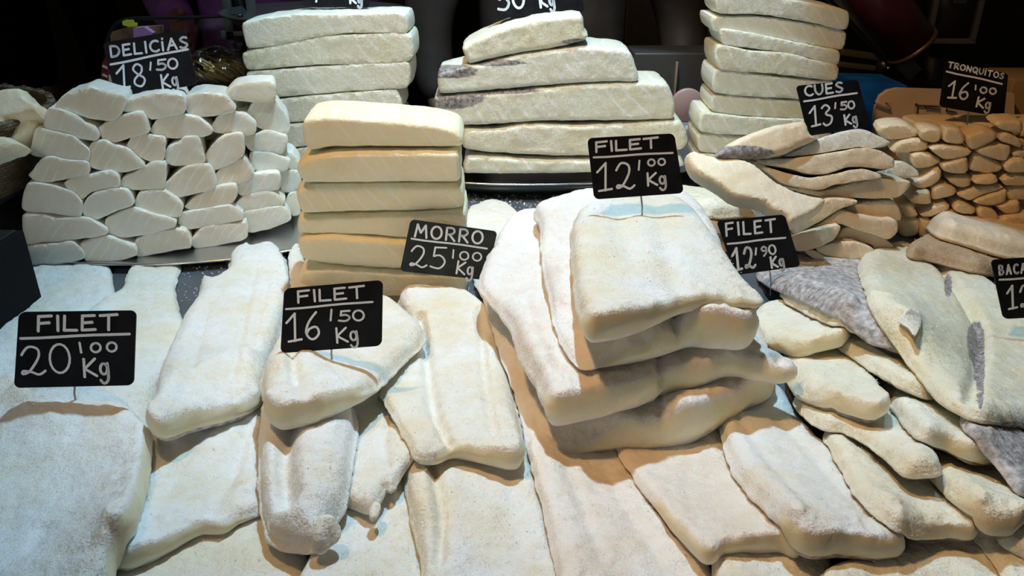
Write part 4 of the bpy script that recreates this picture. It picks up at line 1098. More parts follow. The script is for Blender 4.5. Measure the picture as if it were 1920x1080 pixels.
def card(label, q, base, lines, rule, y=None, stroke=4.0, mat='card', lean=12, sink=.012, pin=True, ink='ink'):
    """a black price card on a pin: q its corners in the photo (tl, tr, br, bl), base where the pin enters the fish"""
    if y is None:
        b = march([base], HF, GX0, GY0)[0]
    else:
        b = on_y([base], y)[0]
    n = np.array([0, -math.cos(R(lean)), math.sin(R(lean))])
    P = on_plane(q, b, n)
    org = P.mean(0)
    t = empty('price_card', b)
    tag(t, label, 'price card', 'handwritten price cards')

    def uv(u, v):
        a = P[0] * (1 - u) + P[1] * u
        c = P[3] * (1 - u) + P[2] * u
        return a * (1 - v) + c * v
    w, h = np.linalg.norm(P[1] - P[0]), np.linalg.norm(P[3] - P[0])
    rr = .0055
    ring = []
    for (cx, cy, a0) in ((rr / w, rr / h, 180), (1 - rr / w, rr / h, 270), (1 - rr / w, 1 - rr / h, 0), (rr / w, 1 - rr / h, 90)):
        for k in range(7):
            a = R(a0 + 15 * k)
            ring.append((cx + rr / w * math.cos(a), cy + rr / h * math.sin(a)))
    N = len(ring)
    v = [uv(*p) + n * .0007 for p in ring] + [uv(*p) - n * .0007 for p in ring]
    f = [tuple(range(N - 1, -1, -1)), tuple(range(N, 2 * N))] + [(i, (i + 1) % N, N + (i + 1) % N, N + i) for i in range(N)]
    cd = mesh_obj('card', v, f, M[mat], t, None, False, org)
    V, F = [], []

    def ribbon(px, wpx):
        pts = on_plane(px, b, n)
        pw = wpx / FPX * np.linalg.norm(pts[0] - CAM) / 2
        off = n * .0011
        A = np.cross(n, [0, 0, 1.0]); A /= np.linalg.norm(A)
        B = np.cross(A, n)
        for i, p in enumerate(pts):
            k0 = len(V)
            rw = pw * (1 + .12 * math.sin(i * 1.7))
            V.extend((p + off + (A * math.cos(a) + B * math.sin(a)) * rw) for a in np.linspace(0, 2 * math.pi, 10, endpoint=False))
            F.append(tuple(range(k0, k0 + 10)))
            if i:
                d = p - pts[i - 1]; L = np.linalg.norm(d)
                if L < 1e-7: continue
                s = np.cross(n, d / L) * pw
                k0 = len(V)
                V.extend([pts[i - 1] + off * .98 + s, pts[i - 1] + off * .98 - s, p + off * .98 - s, p + off * .98 + s])
                F.append((k0, k0 + 1, k0 + 2, k0 + 3))
    for s, p0, p1, hh, sw in lines:
        p0, p1 = np.array(p0, float), np.array(p1, float)
        d = (p1 - p0)
        L = np.hypot(*d); d /= L
        upv = np.array([d[1], -d[0]])
        if upv[1] > 0: upv = -upv
        ws = [GLYPH[c][0] * (1 if c != 'i' else 1) for c in s]
        gap = (.20 if s[0].isdigit() or s == 'Kg' else .36) * hh
        kx = min(1.9, max(.5, (L - gap * (len(s) - 1)) / (sum(ws) * hh))) if len(s) > 1 else 1.0
        if len(s) > 1: gap = (L - sum(ws) * hh * kx) / (len(s) - 1)
        x = 0
        for c, wd in zip(s, ws):
            for st_ in GLYPH[c][1]:
                ribbon([p0 + d * (x + gx * hh * kx) + upv * (gy * hh) for gx, gy in st_], sw)
            x += wd * hh * kx + gap
        nm = 'unit_mark' if s == 'Kg' else 'apostrophe' if s == "'" else 'price_digits' if s.isdigit() else 'product_name'
        mesh_obj(nm, V, F, M[ink], cd, None, False, org)
        V.clear(); F.clear()
    if rule is not None:
        ribbon([np.array(rule[0]) * (1 - k / 6) + np.array(rule[1]) * k / 6 + np.array([0, .6 * math.sin(k * 1.3)]) for k in range(7)], stroke * .9)
        mesh_obj('underline', V, F, M[ink], cd, None, False, org)
    if pin:
        topc = uv(.5, .55)
        bx = on_plane([(base[0], (q[2][1] + q[3][1]) / 2)], b, n)[0] * .55 + uv(.5, 1.0) * .45
        MB().tube([b - np.array([0, -.002, sink]), b * .5 + bx * .5 - n * .001, bx - n * .0018, bx * .7 + topc * .3 - n * .0018], .0009, 8).build('pin', STEEL_PIN, t, True, org)
    return t


card('black price card reading FILET 20 00 Kg, at the left of the front fillets', [(36, 585), (256, 582), (251, 722), (27, 727)], (138, 752),
     [('FILET', (73, 620), (221, 617), 27, 5), ('20', (42, 704), (134, 697), 54, 4.0), ("'", (153, 660), (157, 659), 18, 4), ('00', (172, 660), (220, 658), 17, 4), ('Kg', (160, 706), (206, 702), 33, 4.6)], ((40, 634), (244, 625)), stroke=5)
card('black price card reading FILET 16 50 Kg, stuck into the folded slab', [(533, 541), (718, 525), (716, 648), (526, 662)], (621, 674),
     [('FILET', (560, 567), (684, 557), 21, 4.2), ('16', (541, 640), (602, 634), 50, 4.2), ("'", (620, 600), (623, 600), 20, 3.6), ('50', (636, 602), (683, 600), 19, 3.8), ('Kg', (633, 642), (672, 638), 27, 4)], ((537, 579), (699, 565)), stroke=4.4)
card('black price card reading FILET 12 00 Kg, on top of the tall wide-slab stack', [(1101, 259), (1264, 250), (1282, 362), (1114, 374)], (1206, 404),
     [('FILET', (1118, 285), (1234, 276), 18, 4.2), ('12', (1122, 358), (1189, 353), 50, 4.0), ("'", (1197, 318), (1200, 318), 17, 3.4), ('00', (1215, 311), (1247, 309), 12, 3.4), ('Kg', (1215, 348), (1249, 345), 23, 4)], ((1113, 295), (1261, 286)), stroke=4.2)
card('black price card reading FILET 12 90 Kg, between the tall stack and the split cod', [(1343, 414), (1471, 402), (1501, 499), (1378, 516)], (1448, 540),
     [('FILET', (1362, 442), (1454, 434), 23, 4), ('12', (1377, 507), (1416, 501), 40, 4.4), ("'", (1416, 477), (1418, 477), 12, 3.2), ('90', (1429, 480), (1455, 475), 17, 3.4), ('Kg', (1447, 502), (1470, 498), 20, 3.8)], ((1364, 457), (1472, 445)), stroke=4)
card('worn black price card reading MORRO 25 00 Kg, leaning on the stack of thick loins', [(770, 411), (933, 434), (911, 525), (750, 508)], (836, 500),
     [('MORRO', (778, 443), (904, 457), 23, 4), ('25', (768, 499), (834, 504), 40, 3.4), ("'", (849, 483), (852, 483), 15, 3), ('00', (862, 486), (902, 489), 15, 3.2), ('Kg', (856, 512), (886, 516), 23, 3.6)], ((772, 447), (913, 465)), y=.915, stroke=4, mat='grey_card', pin=False, lean=4)
card('black price card reading DELICIAS 18 50 Kg, standing on the cube pile', [(193, 80), (347, 55), (371, 158), (218, 186)], (300, 186),
     [('DELICiAS', (209, 107), (353, 89), 20, 3.6), ('18', (223, 167), (276, 160), 42, 3.4), ("'", (282, 131), (284, 131), 14, 3), ('50', (295, 132), (334, 128), 19, 3.4), ('Kg', (306, 165), (335, 160), 24, 3.6)], ((208, 121), (353, 92)), y=1.108, stroke=4)
card('black price card reading CUES 13 50 Kg, on the pile of tail pieces', [(1492, 161), (1608, 149), (1632, 238), (1515, 255)], (1582, 264),
     [('CUES', (1510, 180), (1580, 172), 18, 3.4), ('13', (1521, 237), (1562, 231), 36, 3.4), ("'", (1565, 203), (1567, 203), 10, 2.8), ('50', (1576, 206), (1602, 203), 14, 3), ('Kg', (1585, 234), (1607, 230), 18, 3.4)], ((1507, 190), (1606, 174)), y=1.10, stroke=3.6)
card('black price card reading TRONQUITOS 16 00 Kg, on the pile of small chunks', [(1773, 112), (1890, 138), (1882, 220), (1761, 200)], (1813, 252),
     [('TRONQUiTOS', (1777, 126), (1880, 148), 10, 2.2), ('16', (1776, 183), (1814, 187), 31, 3), ("'", (1828, 168), (1831, 168), 8, 2.4), ('00', (1837, 174), (1866, 177), 11, 2.6), ('Kg', (1830, 200), (1855, 205), 18, 3)], ((1774, 134), (1878, 157)), y=1.21, stroke=3)
card('black price card reading BACA 12, cut off by the right edge of the photo', [(1857, 487), (2010, 477), (2034, 590), (1881, 598)], (1958, 640),
     [('BACA', (1873, 515), (1922, 511), 17, 3.2), ('12', (1890, 579), (1934, 575), 42, 3.6)], ((1873, 524), (1985, 517)), stroke=3.6)
card('black price card showing 50 Kg, on the stack in the middle at the back', [(915, -76), (1080, -88), (1096, 22), (932, 35)], (990, 42),
     [('50', (935, 20), (984, 14), 36, 4.4), ('Kg', (1014, 14), (1040, 10), 24, 4.2)], None, y=1.37)
card('black price card showing only Kg, on the stack behind the DELICIAS pile', [(567, -78), (694, -78), (693, 15), (567, 12)], (628, 31),
     [("'", (593, 3), (595, 3), 14, 3.4), ('Kg', (657, 6), (679, 6), 20, 4)], None, y=1.345)

# ------------------------------------------------------------------ salt strewn over everything that lies flat
rs = np.random.RandomState(11)


def grains(name, label, n, test, smin, smax, cat='salt'):
    V, F = [], []
    cnt = 0
    while cnt < n:
        x, y = rs.uniform(GX0, GX1), rs.uniform(GY0, 1.42)
        i, j = int((x - GX0) / RES), int((y - GY0) / RES)
        if not (0 <= i < NX and 0 <= j < NY) or not test(i, j, x, y): continue
        s = rs.uniform(smin, smax) * (.6 + .8 * rs.rand() ** 3)
        m = Matrix.Rotation(rs.uniform(0, 6.28), 3, Vector(rs.normal(size=3)).normalized())
        c = Vector((x, y, CZ + HF[j, i] + s * .2))
        b = len(V)
        for dx in (-.5, .5):
            for dy in (-.5, .5):
                for dz in (-.5, .5): V.append(c + m @ Vector((dx * s, dy * s * .8, dz * s * .7)))
        F += [tuple(b + k for k in q) for q in ((0, 1, 3, 2), (4, 6, 7, 5), (0, 4, 5, 1), (2, 3, 7, 6), (0, 2, 6, 4), (1, 5, 7, 3))]
        cnt += 1
    o = mesh_obj(name, V, F, M['salt'], smooth=False)
    tag(o, label, cat, None, 'stuff')


grains('salt_grains', 'coarse white salt grains sprinkled over the flat fillets', 7000, lambda i, j, x, y: FISH[j, i] and y < 1.1 and x > -.64, .0004, .0009)
grains('spilled_salt', 'scattered salt spilled on the bare steel counter', 1500, lambda i, j, x, y: (not FISH[j, i]) and HF[j, i] < .001 and ((-.5 < x < -.2 and .8 < y < 1.1) or (-.1 < x < .3 and .95 < y < 1.4)) and vnoise(np.array([x * 22.]), np.array([y * 22.]))[0] > rs.uniform(-.9, .7), .0008, .0022)
# ------------------------------------------------------------------ left end: crate and basket
cx = on_z([(45, 430)], .10)[0]
t = empty('crate', (cx[0] - .15, cx[1] - .12, CZ)); tag(t, 'black crate at the left end, in front of the wicker basket', 'crate')
MB().box((cx[0] - .15, cx[1] - .13, CZ + .05), (.30, .26, .10), bev=.003).build('body', plain('matt_black_crate', (.006, .006, .007), .8, spec=.1), t)
MB().box((cx[0] - .15, cx[1] - .13, CZ + .1005), (.288, .248, .003), bev=.001).build('lid', plain('scuffed_black_lid', (.010, .012, .015), .3, noise=.6, nscale=25), t)
t = empty('stand', (-.86, 1.06, CZ)); tag(t, 'low black stand under the wicker basket at the left end', 'stand')
MB().box((-.84, 1.07, CZ + .094), (.28, .25, .014), bev=.003).build('top', M['black_gloss'], t)
MB().box((-.84, 1.07, CZ + .0435), (.26, .23, .087)).build('base', M['black'], t)

m, nt, b = nodes('wicker')
tc = nt.nodes.new('ShaderNodeTexCoord')
bk = nt.nodes.new('ShaderNodeTexBrick'); bk.inputs['Scale'].default_value = 95; bk.inputs['Color1'].default_value = (.20, .14, .08, 1); bk.inputs['Color2'].default_value = (.11, .075, .04, 1)
bk.inputs['Mortar'].default_value = (.012, .008, .005, 1); bk.inputs['Mortar Size'].default_value = .035; bk.inputs['Brick Width'].default_value = .8; bk.inputs['Row Height'].default_value = .42
cb = nt.nodes.new('ShaderNodeCombineXYZ'); sx = nt.nodes.new('ShaderNodeSeparateXYZ')
at = nt.nodes.new('ShaderNodeMath'); at.operation = 'ARCTAN2'
ml = nt.nodes.new('ShaderNodeMath'); ml.operation = 'MULTIPLY'; ml.inputs[1].default_value = .17
nt.links.new(tc.outputs['Object'], sx.inputs[0]); nt.links.new(sx.outputs['Y'], at.inputs[0]); nt.links.new(sx.outputs['X'], at.inputs[1])
nt.links.new(at.outputs[0], ml.inputs[0]); nt.links.new(ml.outputs[0], cb.inputs['X']); nt.links.new(sx.outputs['Z'], cb.inputs['Y'])
nt.links.new(cb.outputs[0], bk.inputs['Vector']); nt.links.new(bk.outputs['Color'], b.inputs['Base Color'])
bp = nt.nodes.new('ShaderNodeBump'); bp.inputs['Distance'].default_value = .004; bp.invert = True
nt.links.new(bk.outputs['Fac'], bp.inputs['Height']); nt.links.new(bp.outputs['Normal'], b.inputs['Normal'])
b.inputs['Roughness'].default_value = .6
M['wicker'] = m
bc = (-.825, 1.065)
bz = CZ + .102
t = empty('wicker_basket', (bc[0], bc[1], bz)); tag(t, 'dark wicker basket of cod scraps at the left end', 'basket')
MB().lathe((bc[0], bc[1], bz), [(.135, 0), (.15, .003), (.168, .045), (.192, .103), (.186, .103), (.163, .045), (.145, .008), (.10, .008)], 72).build('weave', M['wicker'], t, True, (bc[0], bc[1], bz))
rim = [(bc[0] +   .189 * math.cos(a), bc[1] +   .189 * math.sin(a), bz + .104 + .002 * math.sin(a * 30)) for a in np.linspace(0, 2 * math.pi, 120)]
MB().tube(rim, .006, 8).build('rim', M['wicker'], t, True, (bc[0], bc[1], bz))
BG = 'cod scraps heaped in the basket'
for p, y, ti, dp, mt, lb in [
    ([(-90, 290), (-60, 200), (-20, 172), (20, 168), (40, 166), (52, 178), (60, 190), (74, 193), (76, 205), (72, 213), (60, 212), (45, 220), (20, 228), (0, 245), (-30, 290)], 1.03, .7, .03, 'tail', 'large pale curled cod scrap on top of the basket heap'),
    ([(-30, 295), (0, 240), (30, 226), (60, 212), (68, 232), (58, 248), (40, 262), (20, 275), (0, 282)], 1.03, .4, .05, 'tail', 'cod scrap wedged against the inside of the basket rim'),
    ([(-40, 300), (-20, 262), (5, 257), (20, 266), (32, 272), (20, 280), (0, 287)], .985, .5, .03, 'fillet_yellow', 'yellowish cod scrap low at the front of the basket'),
    ([(-160, 300), (-140, 220), (-90, 190), (-40, 200), (-50, 300)], 1.05, .5, .06, 'tail', 'cod scrap at the far side of the basket heap')]:
    block('cod_scrap', lb, p, y, dp, mt, BG, 0, ti, None, r=.007, step=.006, jag=.003, rough=.002, cat='fish scrap', fr=.0025)

# ------------------------------------------------------------------ behind the stall
TABLE = CZ - .02
t = empty('back_bench', (.2, 2.75, 0)); tag(t, 'dark bench behind the stall carrying the scales and packages', 'bench')
MB().box((.2, 2.75, TABLE - .02), (3.4, .8, .04), bev=.004).build('top', M['black'], t)
MB().box((.2, 2.77, (TABLE - .04) / 2), (3.3, .7, TABLE - .04)).build('base', M['black'], t)


t = empty('side_bench', (1.15, 2.0, 0)); tag(t, 'dark side bench under the film dispenser at the right', 'bench')
MB().box((1.15, 1.99, TABLE - .02), (1.1, .60, .04), bev=.004).build('top', M['black'], t)
MB().box((1.15, 2.0, (TABLE - .04) / 2), (1.0, .5, TABLE - .04)).build('base', M['black'], t)


def cloth(name, col, r=.75, **k): return plain(name, col, r, noise=.35, nscale=12, bump=.5, bscale=40, **k)


def skinned(name, pts, edges, rad, mat, parent, sub=2):
    me = bpy.data.meshes.new(name)
    me.from_pydata(pts, edges, [])
    me.materials.append(mat)
    o = bpy.data.objects.new(name, me)
    C.objects.link(o)
    o.parent = parent
    s = o.modifiers.new('skin', 'SKIN'); s.use_smooth_shade = True
    lay = me.skin_vertices[0].data
    for i, r in enumerate(rad):
        lay[i].radius = (r, r * (.72 if 1 <= i <= 3 and name != 'trousers' else 1)) if isinstance(r, (int, float)) else r
    lay[0].use_root = True
    m2 = o.modifiers.new('sub', 'SUBSURF'); m2.levels = m2.render_levels = sub
    return o


def person(label, loc, face, skin_c, jacket, trousers, elbows, hands, hair=(.02, .015, .01)):
    t = empty('person', (loc[0], loc[1], 0)); tag(t, label, 'person', 'people behind the stall')
    t.rotation_euler = (0, 0, face)
    sk = plain(label.split(',')[0].replace(' ', '_')[:20] + '_skin', skin_c, .5)
    P = [(0, 0, .94), (0, .01, 1.10), (0, .01, 1.28), (0, .0, 1.42), (0, 0, 1.50), (0, -.02, 1.58), (0, -.03, 1.68), (0, -.01, 1.73)]
    E = [(0, 1), (1, 2), (2, 3), (3, 4), (4, 5), (5, 6), (6, 7)]
    rad = [(.15, .11), (.14, .10), (.16, .11), (.14, .09), (.055, .055), (.065, .075), (.075, .095), (.06, .08)]
    for s, el, ha in ((-1, elbows[0], hands[0]), (1, elbows[1], hands[1])):
        k = len(P)
        wr = tuple(np.array(el) * .18 + np.array(ha) * .82)
        P += [(s * .17, 0, 1.41), el, wr, ha]; E += [(3, k), (k, k + 1), (k + 1, k + 2), (k + 2, k + 3)]
        rad += [(.06, .06), (.042, .042), (.028, .024), (.040, .018)]
        d = np.array(ha) - np.array(wr); d /= np.linalg.norm(d) + 1e-9
        side = np.cross(d, [0, 1, .2]); side /= np.linalg.norm(side)
        for f, (o_, l_) in enumerate(((-.027, .060), (-.009, .075), (.009, .070), (.026, .055))):
            k2 = len(P)
            a = np.array(ha) + side * o_ + d * .02
            P += [tuple(a), tuple(a + d * l_ * .55 + np.array([0, -.006, 0])), tuple(a + d * l_ + np.array([0, -.018, 0]))]
            E += [(k + 3, k2), (k2, k2 + 1), (k2 + 1, k2 + 2)]; rad += [(.010, .010), (.009, .009), (.007, .007)]
        k2 = len(P)
        P += [tuple(np.array(wr) * .6 + np.array(ha) * .4 - side * s * .03), tuple(np.array(ha) - side * s * .055 + d * .01)]
        E += [(k + 2, k2), (k2, k2 + 1)]; rad += [(.012, .012), (.009, .009)]
    for s in (-1, 1):
        k = len(P)
        P += [(s * .09, 0, .90), (s * .10, -.01, .50), (s * .10, .01, .09), (s * .11, -.14, .035)]
        E += [(0, k), (k, k + 1), (k + 1, k + 2), (k + 2, k + 3)]; rad += [(.085, .085), (.058, .058), (.04, .04), (.035, .03)]
    skinned('body', P, E, rad, sk, t)
    J = [(0, 0, .90), (0, .01, 1.10), (0, .01, 1.28), (0, 0, 1.42), (0, 0, 1.475)]
    JE = [(0, 1), (1, 2), (2, 3), (3, 4)]
    jr = [(.185, .145), (.175, .135), (.185, .135), (.16, .11), (.075, .075)]
    for s, el, ha in ((-1, elbows[0], hands[0]), (1, elbows[1], hands[1])):
        k = len(J)
        wr = tuple(np.array(el) * .22 + np.array(ha) * .78)
        J += [(s * .18, 0, 1.40), el, wr]; JE += [(3, k), (k, k + 1), (k + 1, k + 2)]; jr += [(.08, .08), (.062, .062), (.044, .044)]
    skinned('jacket', J, JE, jr, jacket, t)
    T = [(0, 0, .95)]; TE = []; tr = [(.165, .13)]
    for s in (-1, 1):
        k = len(T)
        T += [(s * .095, 0, .86), (s * .10, -.01, .50), (s * .10, .01, .12)]; TE += [(0, k), (k, k + 1), (k + 1, k + 2)]; tr += [(.10, .10), (.075, .075), (.06, .06)]
    skinned('trousers', T, TE, tr, trousers, t)
    hm = MB().lathe((0, .015, 1.64), [(.001, .135), (.05, .128), (.085, .10), (.100, .05), (.098, 0), (.08, -.03)], 32, .92, 1.05)
    hv = [(x, y, z) for x, y, z in hm.v]
    h = mesh_obj('hair', hv, hm.f, plain('dark_hair', hair, .6), None); h.parent = t
    nb = MB().tube([(0, -.105, 1.665), (0, -.135, 1.625), (0, -.105, 1.615)], [.010, .017, .008], 10)
    nz = mesh_obj('nose', nb.v, nb.f, sk, None); nz.parent = t
    for s in (-1, 1):
        eb = MB().lathe((s * .034, -.100, 1.668), [(.001, -.010), (.008, -.006), (.011, 0), (.008, .006), (.001, .010)], 12)
        e = mesh_obj('eye', eb.v, eb.f, plain('eye', (.3, .28, .26), .2), None); e.parent = t
    mb_ = MB().tube([(-.026, -.104, 1.578), (0, -.114, 1.576), (.026, -.104, 1.578)], [.004, .008, .004], 8)
    mo = mesh_obj('mouth', mb_.v, mb_.f, plain('lips', (.35, .14, .12), .5), None); mo.parent = t
    return t


blk = cloth('black_jacket_cloth', (.003, .003, .0035), .9, spec=.1)
dkt = cloth('dark_trousers', (.012, .012, .014))
person('person in black standing close behind the stall, beside the lilac-clad one', (-1.22, 1.88), R(6), (.5, .33, .25), blk, dkt, ((-.27, .03, 1.16), (.26, .06, 1.14)), ((-.30, .0, .92), (.27, .02, .92)))
person('person in a lilac jumper behind the glass screen', (-.62, 2.11), R(-10), (.55, .22, .20), cloth('lilac_jumper', (.48, .20, .70)), dkt, ((-.27, .0, 1.15), (.27, -.02, 1.14)), ((-.10, -.20, 1.10), (.24, -.22, 1.13)))
vend = person('vendor in an open brown leather jacket behind the middle stack', (.09, 1.87), 0, (.5, .33, .25), plain('brown_leather', (.085, .068, .060), .5, noise=.4, nscale=10, bump=.4, bscale=30), dkt,
              ((-.285, .0, 1.14), (.30, .05, 1.14)), ((-.25, -.03, .90), (.30, -.05, .92)))
for (a, z) in ((-.085, 1.165), (-.05, 1.150), (-.085, 1.135), (-.085, 1.09), (-.085, 1.04)):
    k = MB().lathe((a, -.128, z), [(.001, -.004), (.004, -.003), (.0055, 0), (.004, .003), (.001, .004)], 12)
    so = mesh_obj('snap_button', k.v, k.f, M['steel'], None); so.parent = vend

# glass screen with its yellow sticker
def thin_clear(name, gloss, rough, bump=0.0):
    m, nt, b = nodes(name)
    nt.nodes.remove(b)
    out = nt.nodes['Material Output']
    tr = nt.nodes.new('ShaderNodeBsdfTransparent'); gl = nt.nodes.new('ShaderNodeBsdfGlossy'); mx = nt.nodes.new('ShaderNodeMixShader')
    lw = nt.nodes.new('ShaderNodeLayerWeight'); lw.inputs['Blend'].default_value = gloss
    gl.inputs['Roughness'].default_value = rough
    nt.links.new(lw.outputs['Fresnel'], mx.inputs[0]); nt.links.new(tr.outputs[0], mx.inputs[1]); nt.links.new(gl.outputs[0], mx.inputs[2])
    nt.links.new(mx.outputs[0], out.inputs['Surface'])
    if bump:
        tc = nt.nodes.new('ShaderNodeTexCoord'); nz = nt.nodes.new('ShaderNodeTexNoise'); nz.inputs['Scale'].default_value = 32
        bp = nt.nodes.new('ShaderNodeBump'); bp.inputs['Strength'].default_value = bump; bp.inputs['Distance'].default_value = .02
        nt.links.new(tc.outputs['Object'], nz.inputs['Vector']); nt.links.new(nz.outputs['Fac'], bp.inputs['Height'])
        nt.links.new(bp.outputs['Normal'], gl.inputs['Normal']); nt.links.new(bp.outputs['Normal'], lw.inputs['Normal'])
    return m


g = thin_clear('clear_screen', .25, .03)
M['glass'] = g


def plate(name, px, y, thick, mat, parent=None, lean=0.0, lift=0.0):
    """flat panel with a traced outline, real thickness, standing at distance y"""
    p0 = on_y([np.mean(px, 0)], y)[0]
    n = np.array([0, -math.cos(lean), math.sin(lean)])
    P = on_plane(px, p0, n) + n * lift
    N = len(P)
    v = np.concatenate([P, P - n * thick])
    f = [tuple(range(N)), tuple(range(2 * N - 1, N - 1, -1))] + [(i, N + i, N + (i + 1) % N, (i + 1) % N) for i in range(N)]
    org = np.array([P[:, 0].mean(), P[:, 1].mean(), P[:, 2].min()])
    return mesh_obj(name, v, f, mat, parent, None, False, org)


def zat(py, y): return float(on_y([(960, py)], y)[0][2])


gs = empty('glass_screen', tuple(on_y([(320, 240)], 1.56)[0])); tag(gs, 'clear glass screen with a rounded dark edge behind the DELICIAS card', 'screen')
out = [(192, 296), (195, 165), (198, 100), (203, 68), (214, 48), (230, 38), (255, 34), (330, 33), (400, 31), (455, 29), (456, 296)]
plate('pane', out, 1.56, .004, M['glass'], gs)
ed = on_y(out, 1.56)
MB().tube([tuple(q) for q in smooth_loop(ed[:-1], .01, False)], .003, 8).build('edge_strip', M['black_gloss'], gs)
plate('sticker', [(229, 40), (236, 37), (250, 37), (252, 42), (258, 43), (257, 49), (240, 50), (230, 47)], 1.556, .001, plain('yellow_sticker', (.75, .72, .05), .6), gs)
o = plate('wooden_board', [(207, 60), (235, 52), (300, 49), (300, 300), (205, 300)], 1.60, .02, plain('brown_board', (.22, .11, .05), .6, noise=.5, nscale=30)); tag(o, 'brown wooden board seen through the glass screen', 'board')
o = plate('paper_bundle', [(250, 53), (270, 51), (286, 62), (284, 72), (262, 74), (252, 303), (250, 66)], 1.585, .02, plain('pink_paper', (.55, .25, .5), .7)); tag(o, 'pink paper bundle on the brown board behind the glass', 'paper')
o = plate('receipt', [(204, 141), (209, 140), (217, 172), (217, 346), (203, 346)], 1.40, .002, plain('cream_paper', (.85, .80, .62), .7)); tag(o, 'cream slip of paper beside the DELICIAS card', 'paper')
rr = empty('packet', tuple(on_y([(198, 175)], 1.43)[0])); tag(rr, 'red and white striped packet left of the DELICIAS card', 'packet')
plate('wrapper', [(191, 118), (199, 108), (207, 165), (205, 342), (188, 342), (188, 160)], 1.43, .012, plain('dark_red_wrapper', (.20, .03, .02), .4), rr)
for yy in (122, 138, 150):
    plate('stripe', [(192, yy), (201, yy + 4), (201, yy + 8), (192, yy + 4)], 1.429, .001, plain('packet_white', (.7, .62, .55), .5), rr)
# sticks in a clear bag
bg_ = empty('bag_of_sticks', tuple(on_y([(410, 150)], 1.50)[0])); tag(bg_, 'clear plastic bag of thin yellow sticks beside the DELICIAS card', 'bag')
mb = MB()
for k in range(46):
    x0_, x1_ = 352 + rs.uniform(0, 70), 0
    y0_ = 104 + rs.uniform(0, 36)
    a, c = on_y([(x0_, y0_)], 1.50 + rs.uniform(-.02, .03))[0], on_y([(x0_ + 45 + rs.uniform(0, 12), y0_ + rs.uniform(18, 34))], 1.50 + rs.uniform(-.02, .03))[0]
    mb.tube([a, c], .0022, 6)
sk_ = mb.build('sticks', plain('yellow_sticks', (.55, .40, .13), .5), bg_); sk_['kind'] = 'stuff'
film = thin_clear('clear_film', .45, .12, 1.0)
M['film'] = film
c0 = on_y([(408, 122)], 1.50)[0]
mf = MB()
for i in range(13):
    ph = math.pi * i / 12
    for k in range(32):
        th = 2 * math.pi * k / 32
        q = np.array([math.sin(ph) * math.cos(th) * .068, math.sin(ph) * math.sin(th) * .05, math.cos(ph) * .034])
        q *= 1 + .12 * vnoise(np.array([q[0] * 60 + 9]), np.array([q[2] * 60 + q[1] * 50]))[0]
        mf.v.append(tuple(c0 + q))
for i in range(12):
    for k in range(32):
        mf.f.append((i * 32 + k, (i + 1) * 32 + k, (i + 1) * 32 + (k + 1) % 32, i * 32 + (k + 1) % 32))
mf.build('plastic_film', M['film'], bg_)
# scale: steel pan on a grey frame
sp = empty('weighing_scale', tuple(on_y([(590, 130)], 1.56)[0])); tag(sp, 'weighing scale with a shallow steel pan and grey frame, behind the left loin stack', 'scale')
pc = on_y([(590, 20)], 1.57)[0]
MB().lathe(tuple(pc), [(.05, -.05), (.09, -.048), (.13, -.025), (.166, -.001), (.172, 0), (.172, .002), (.165, .002), (.128, -.022), (.088, -.045), (.03, -.046)], 80).build('pan', plain('worn_steel', (.30, .29, .28), .3, .9), sp)
MB().tube([tuple(pc + np.array([0, 0, -.05])), tuple(pc + np.array([0, 0, -.14]))], .03, 20).build('column', M['dark_steel'], sp)
MB().box(tuple(pc + np.array([0, 0, -.5 * (pc[2] - .14 - CZ) - .14])), (.24, .17, pc[2] - .14 - CZ), bev=.01).build('housing', M['black'], sp)
fr_ = plain('grey_frame_metal', (.11, .11, .10), .4, .4)
mfr = MB()
fa = on_y([(424, -60), (424, 66), (470, 66), (470, -60)], 1.63)
for i in range(4):
    a, c = Vector(fa[i]), Vector(fa[(i + 1) % 4])
    mid = (a + c) / 2
    sz = (.018, .012, (a - c).length + .018) if i % 2 == 0 else ((a - c).length + .018, .012, .018)
    mfr.box(tuple(mid), sz, bev=.002)
mfr.build('display_frame', fr_, sp)
MB().box(tuple((fa[0] + fa[2]) / 2 + np.array([0, .012, 0])), (abs(fa[2][0] - fa[0][0]), .016, abs(fa[2][2] - fa[0][2]))).build('display', M['black_gloss'], sp)
MB().tube([tuple((fa[1] + fa[2]) / 2), (float((fa[1][0] + fa[2][0]) / 2), 1.64, CZ)], .012, 12).build('display_post', M['black'], sp)
tb = on_y([(722, 18)], 2.5)[0]
o = MB().lathe((tb[0], tb[1], TABLE), [(.045, 0), (.05, .004), (.058, tb[2] - TABLE + .12), (.06, tb[2] - TABLE + .125), (.055, tb[2] - TABLE + .125)], 40).build('plastic_tub', plain('beige_plastic', (.42, .36, .24), .5)); tag(o, 'beige plastic tub behind the steel scale pan', 'tub')

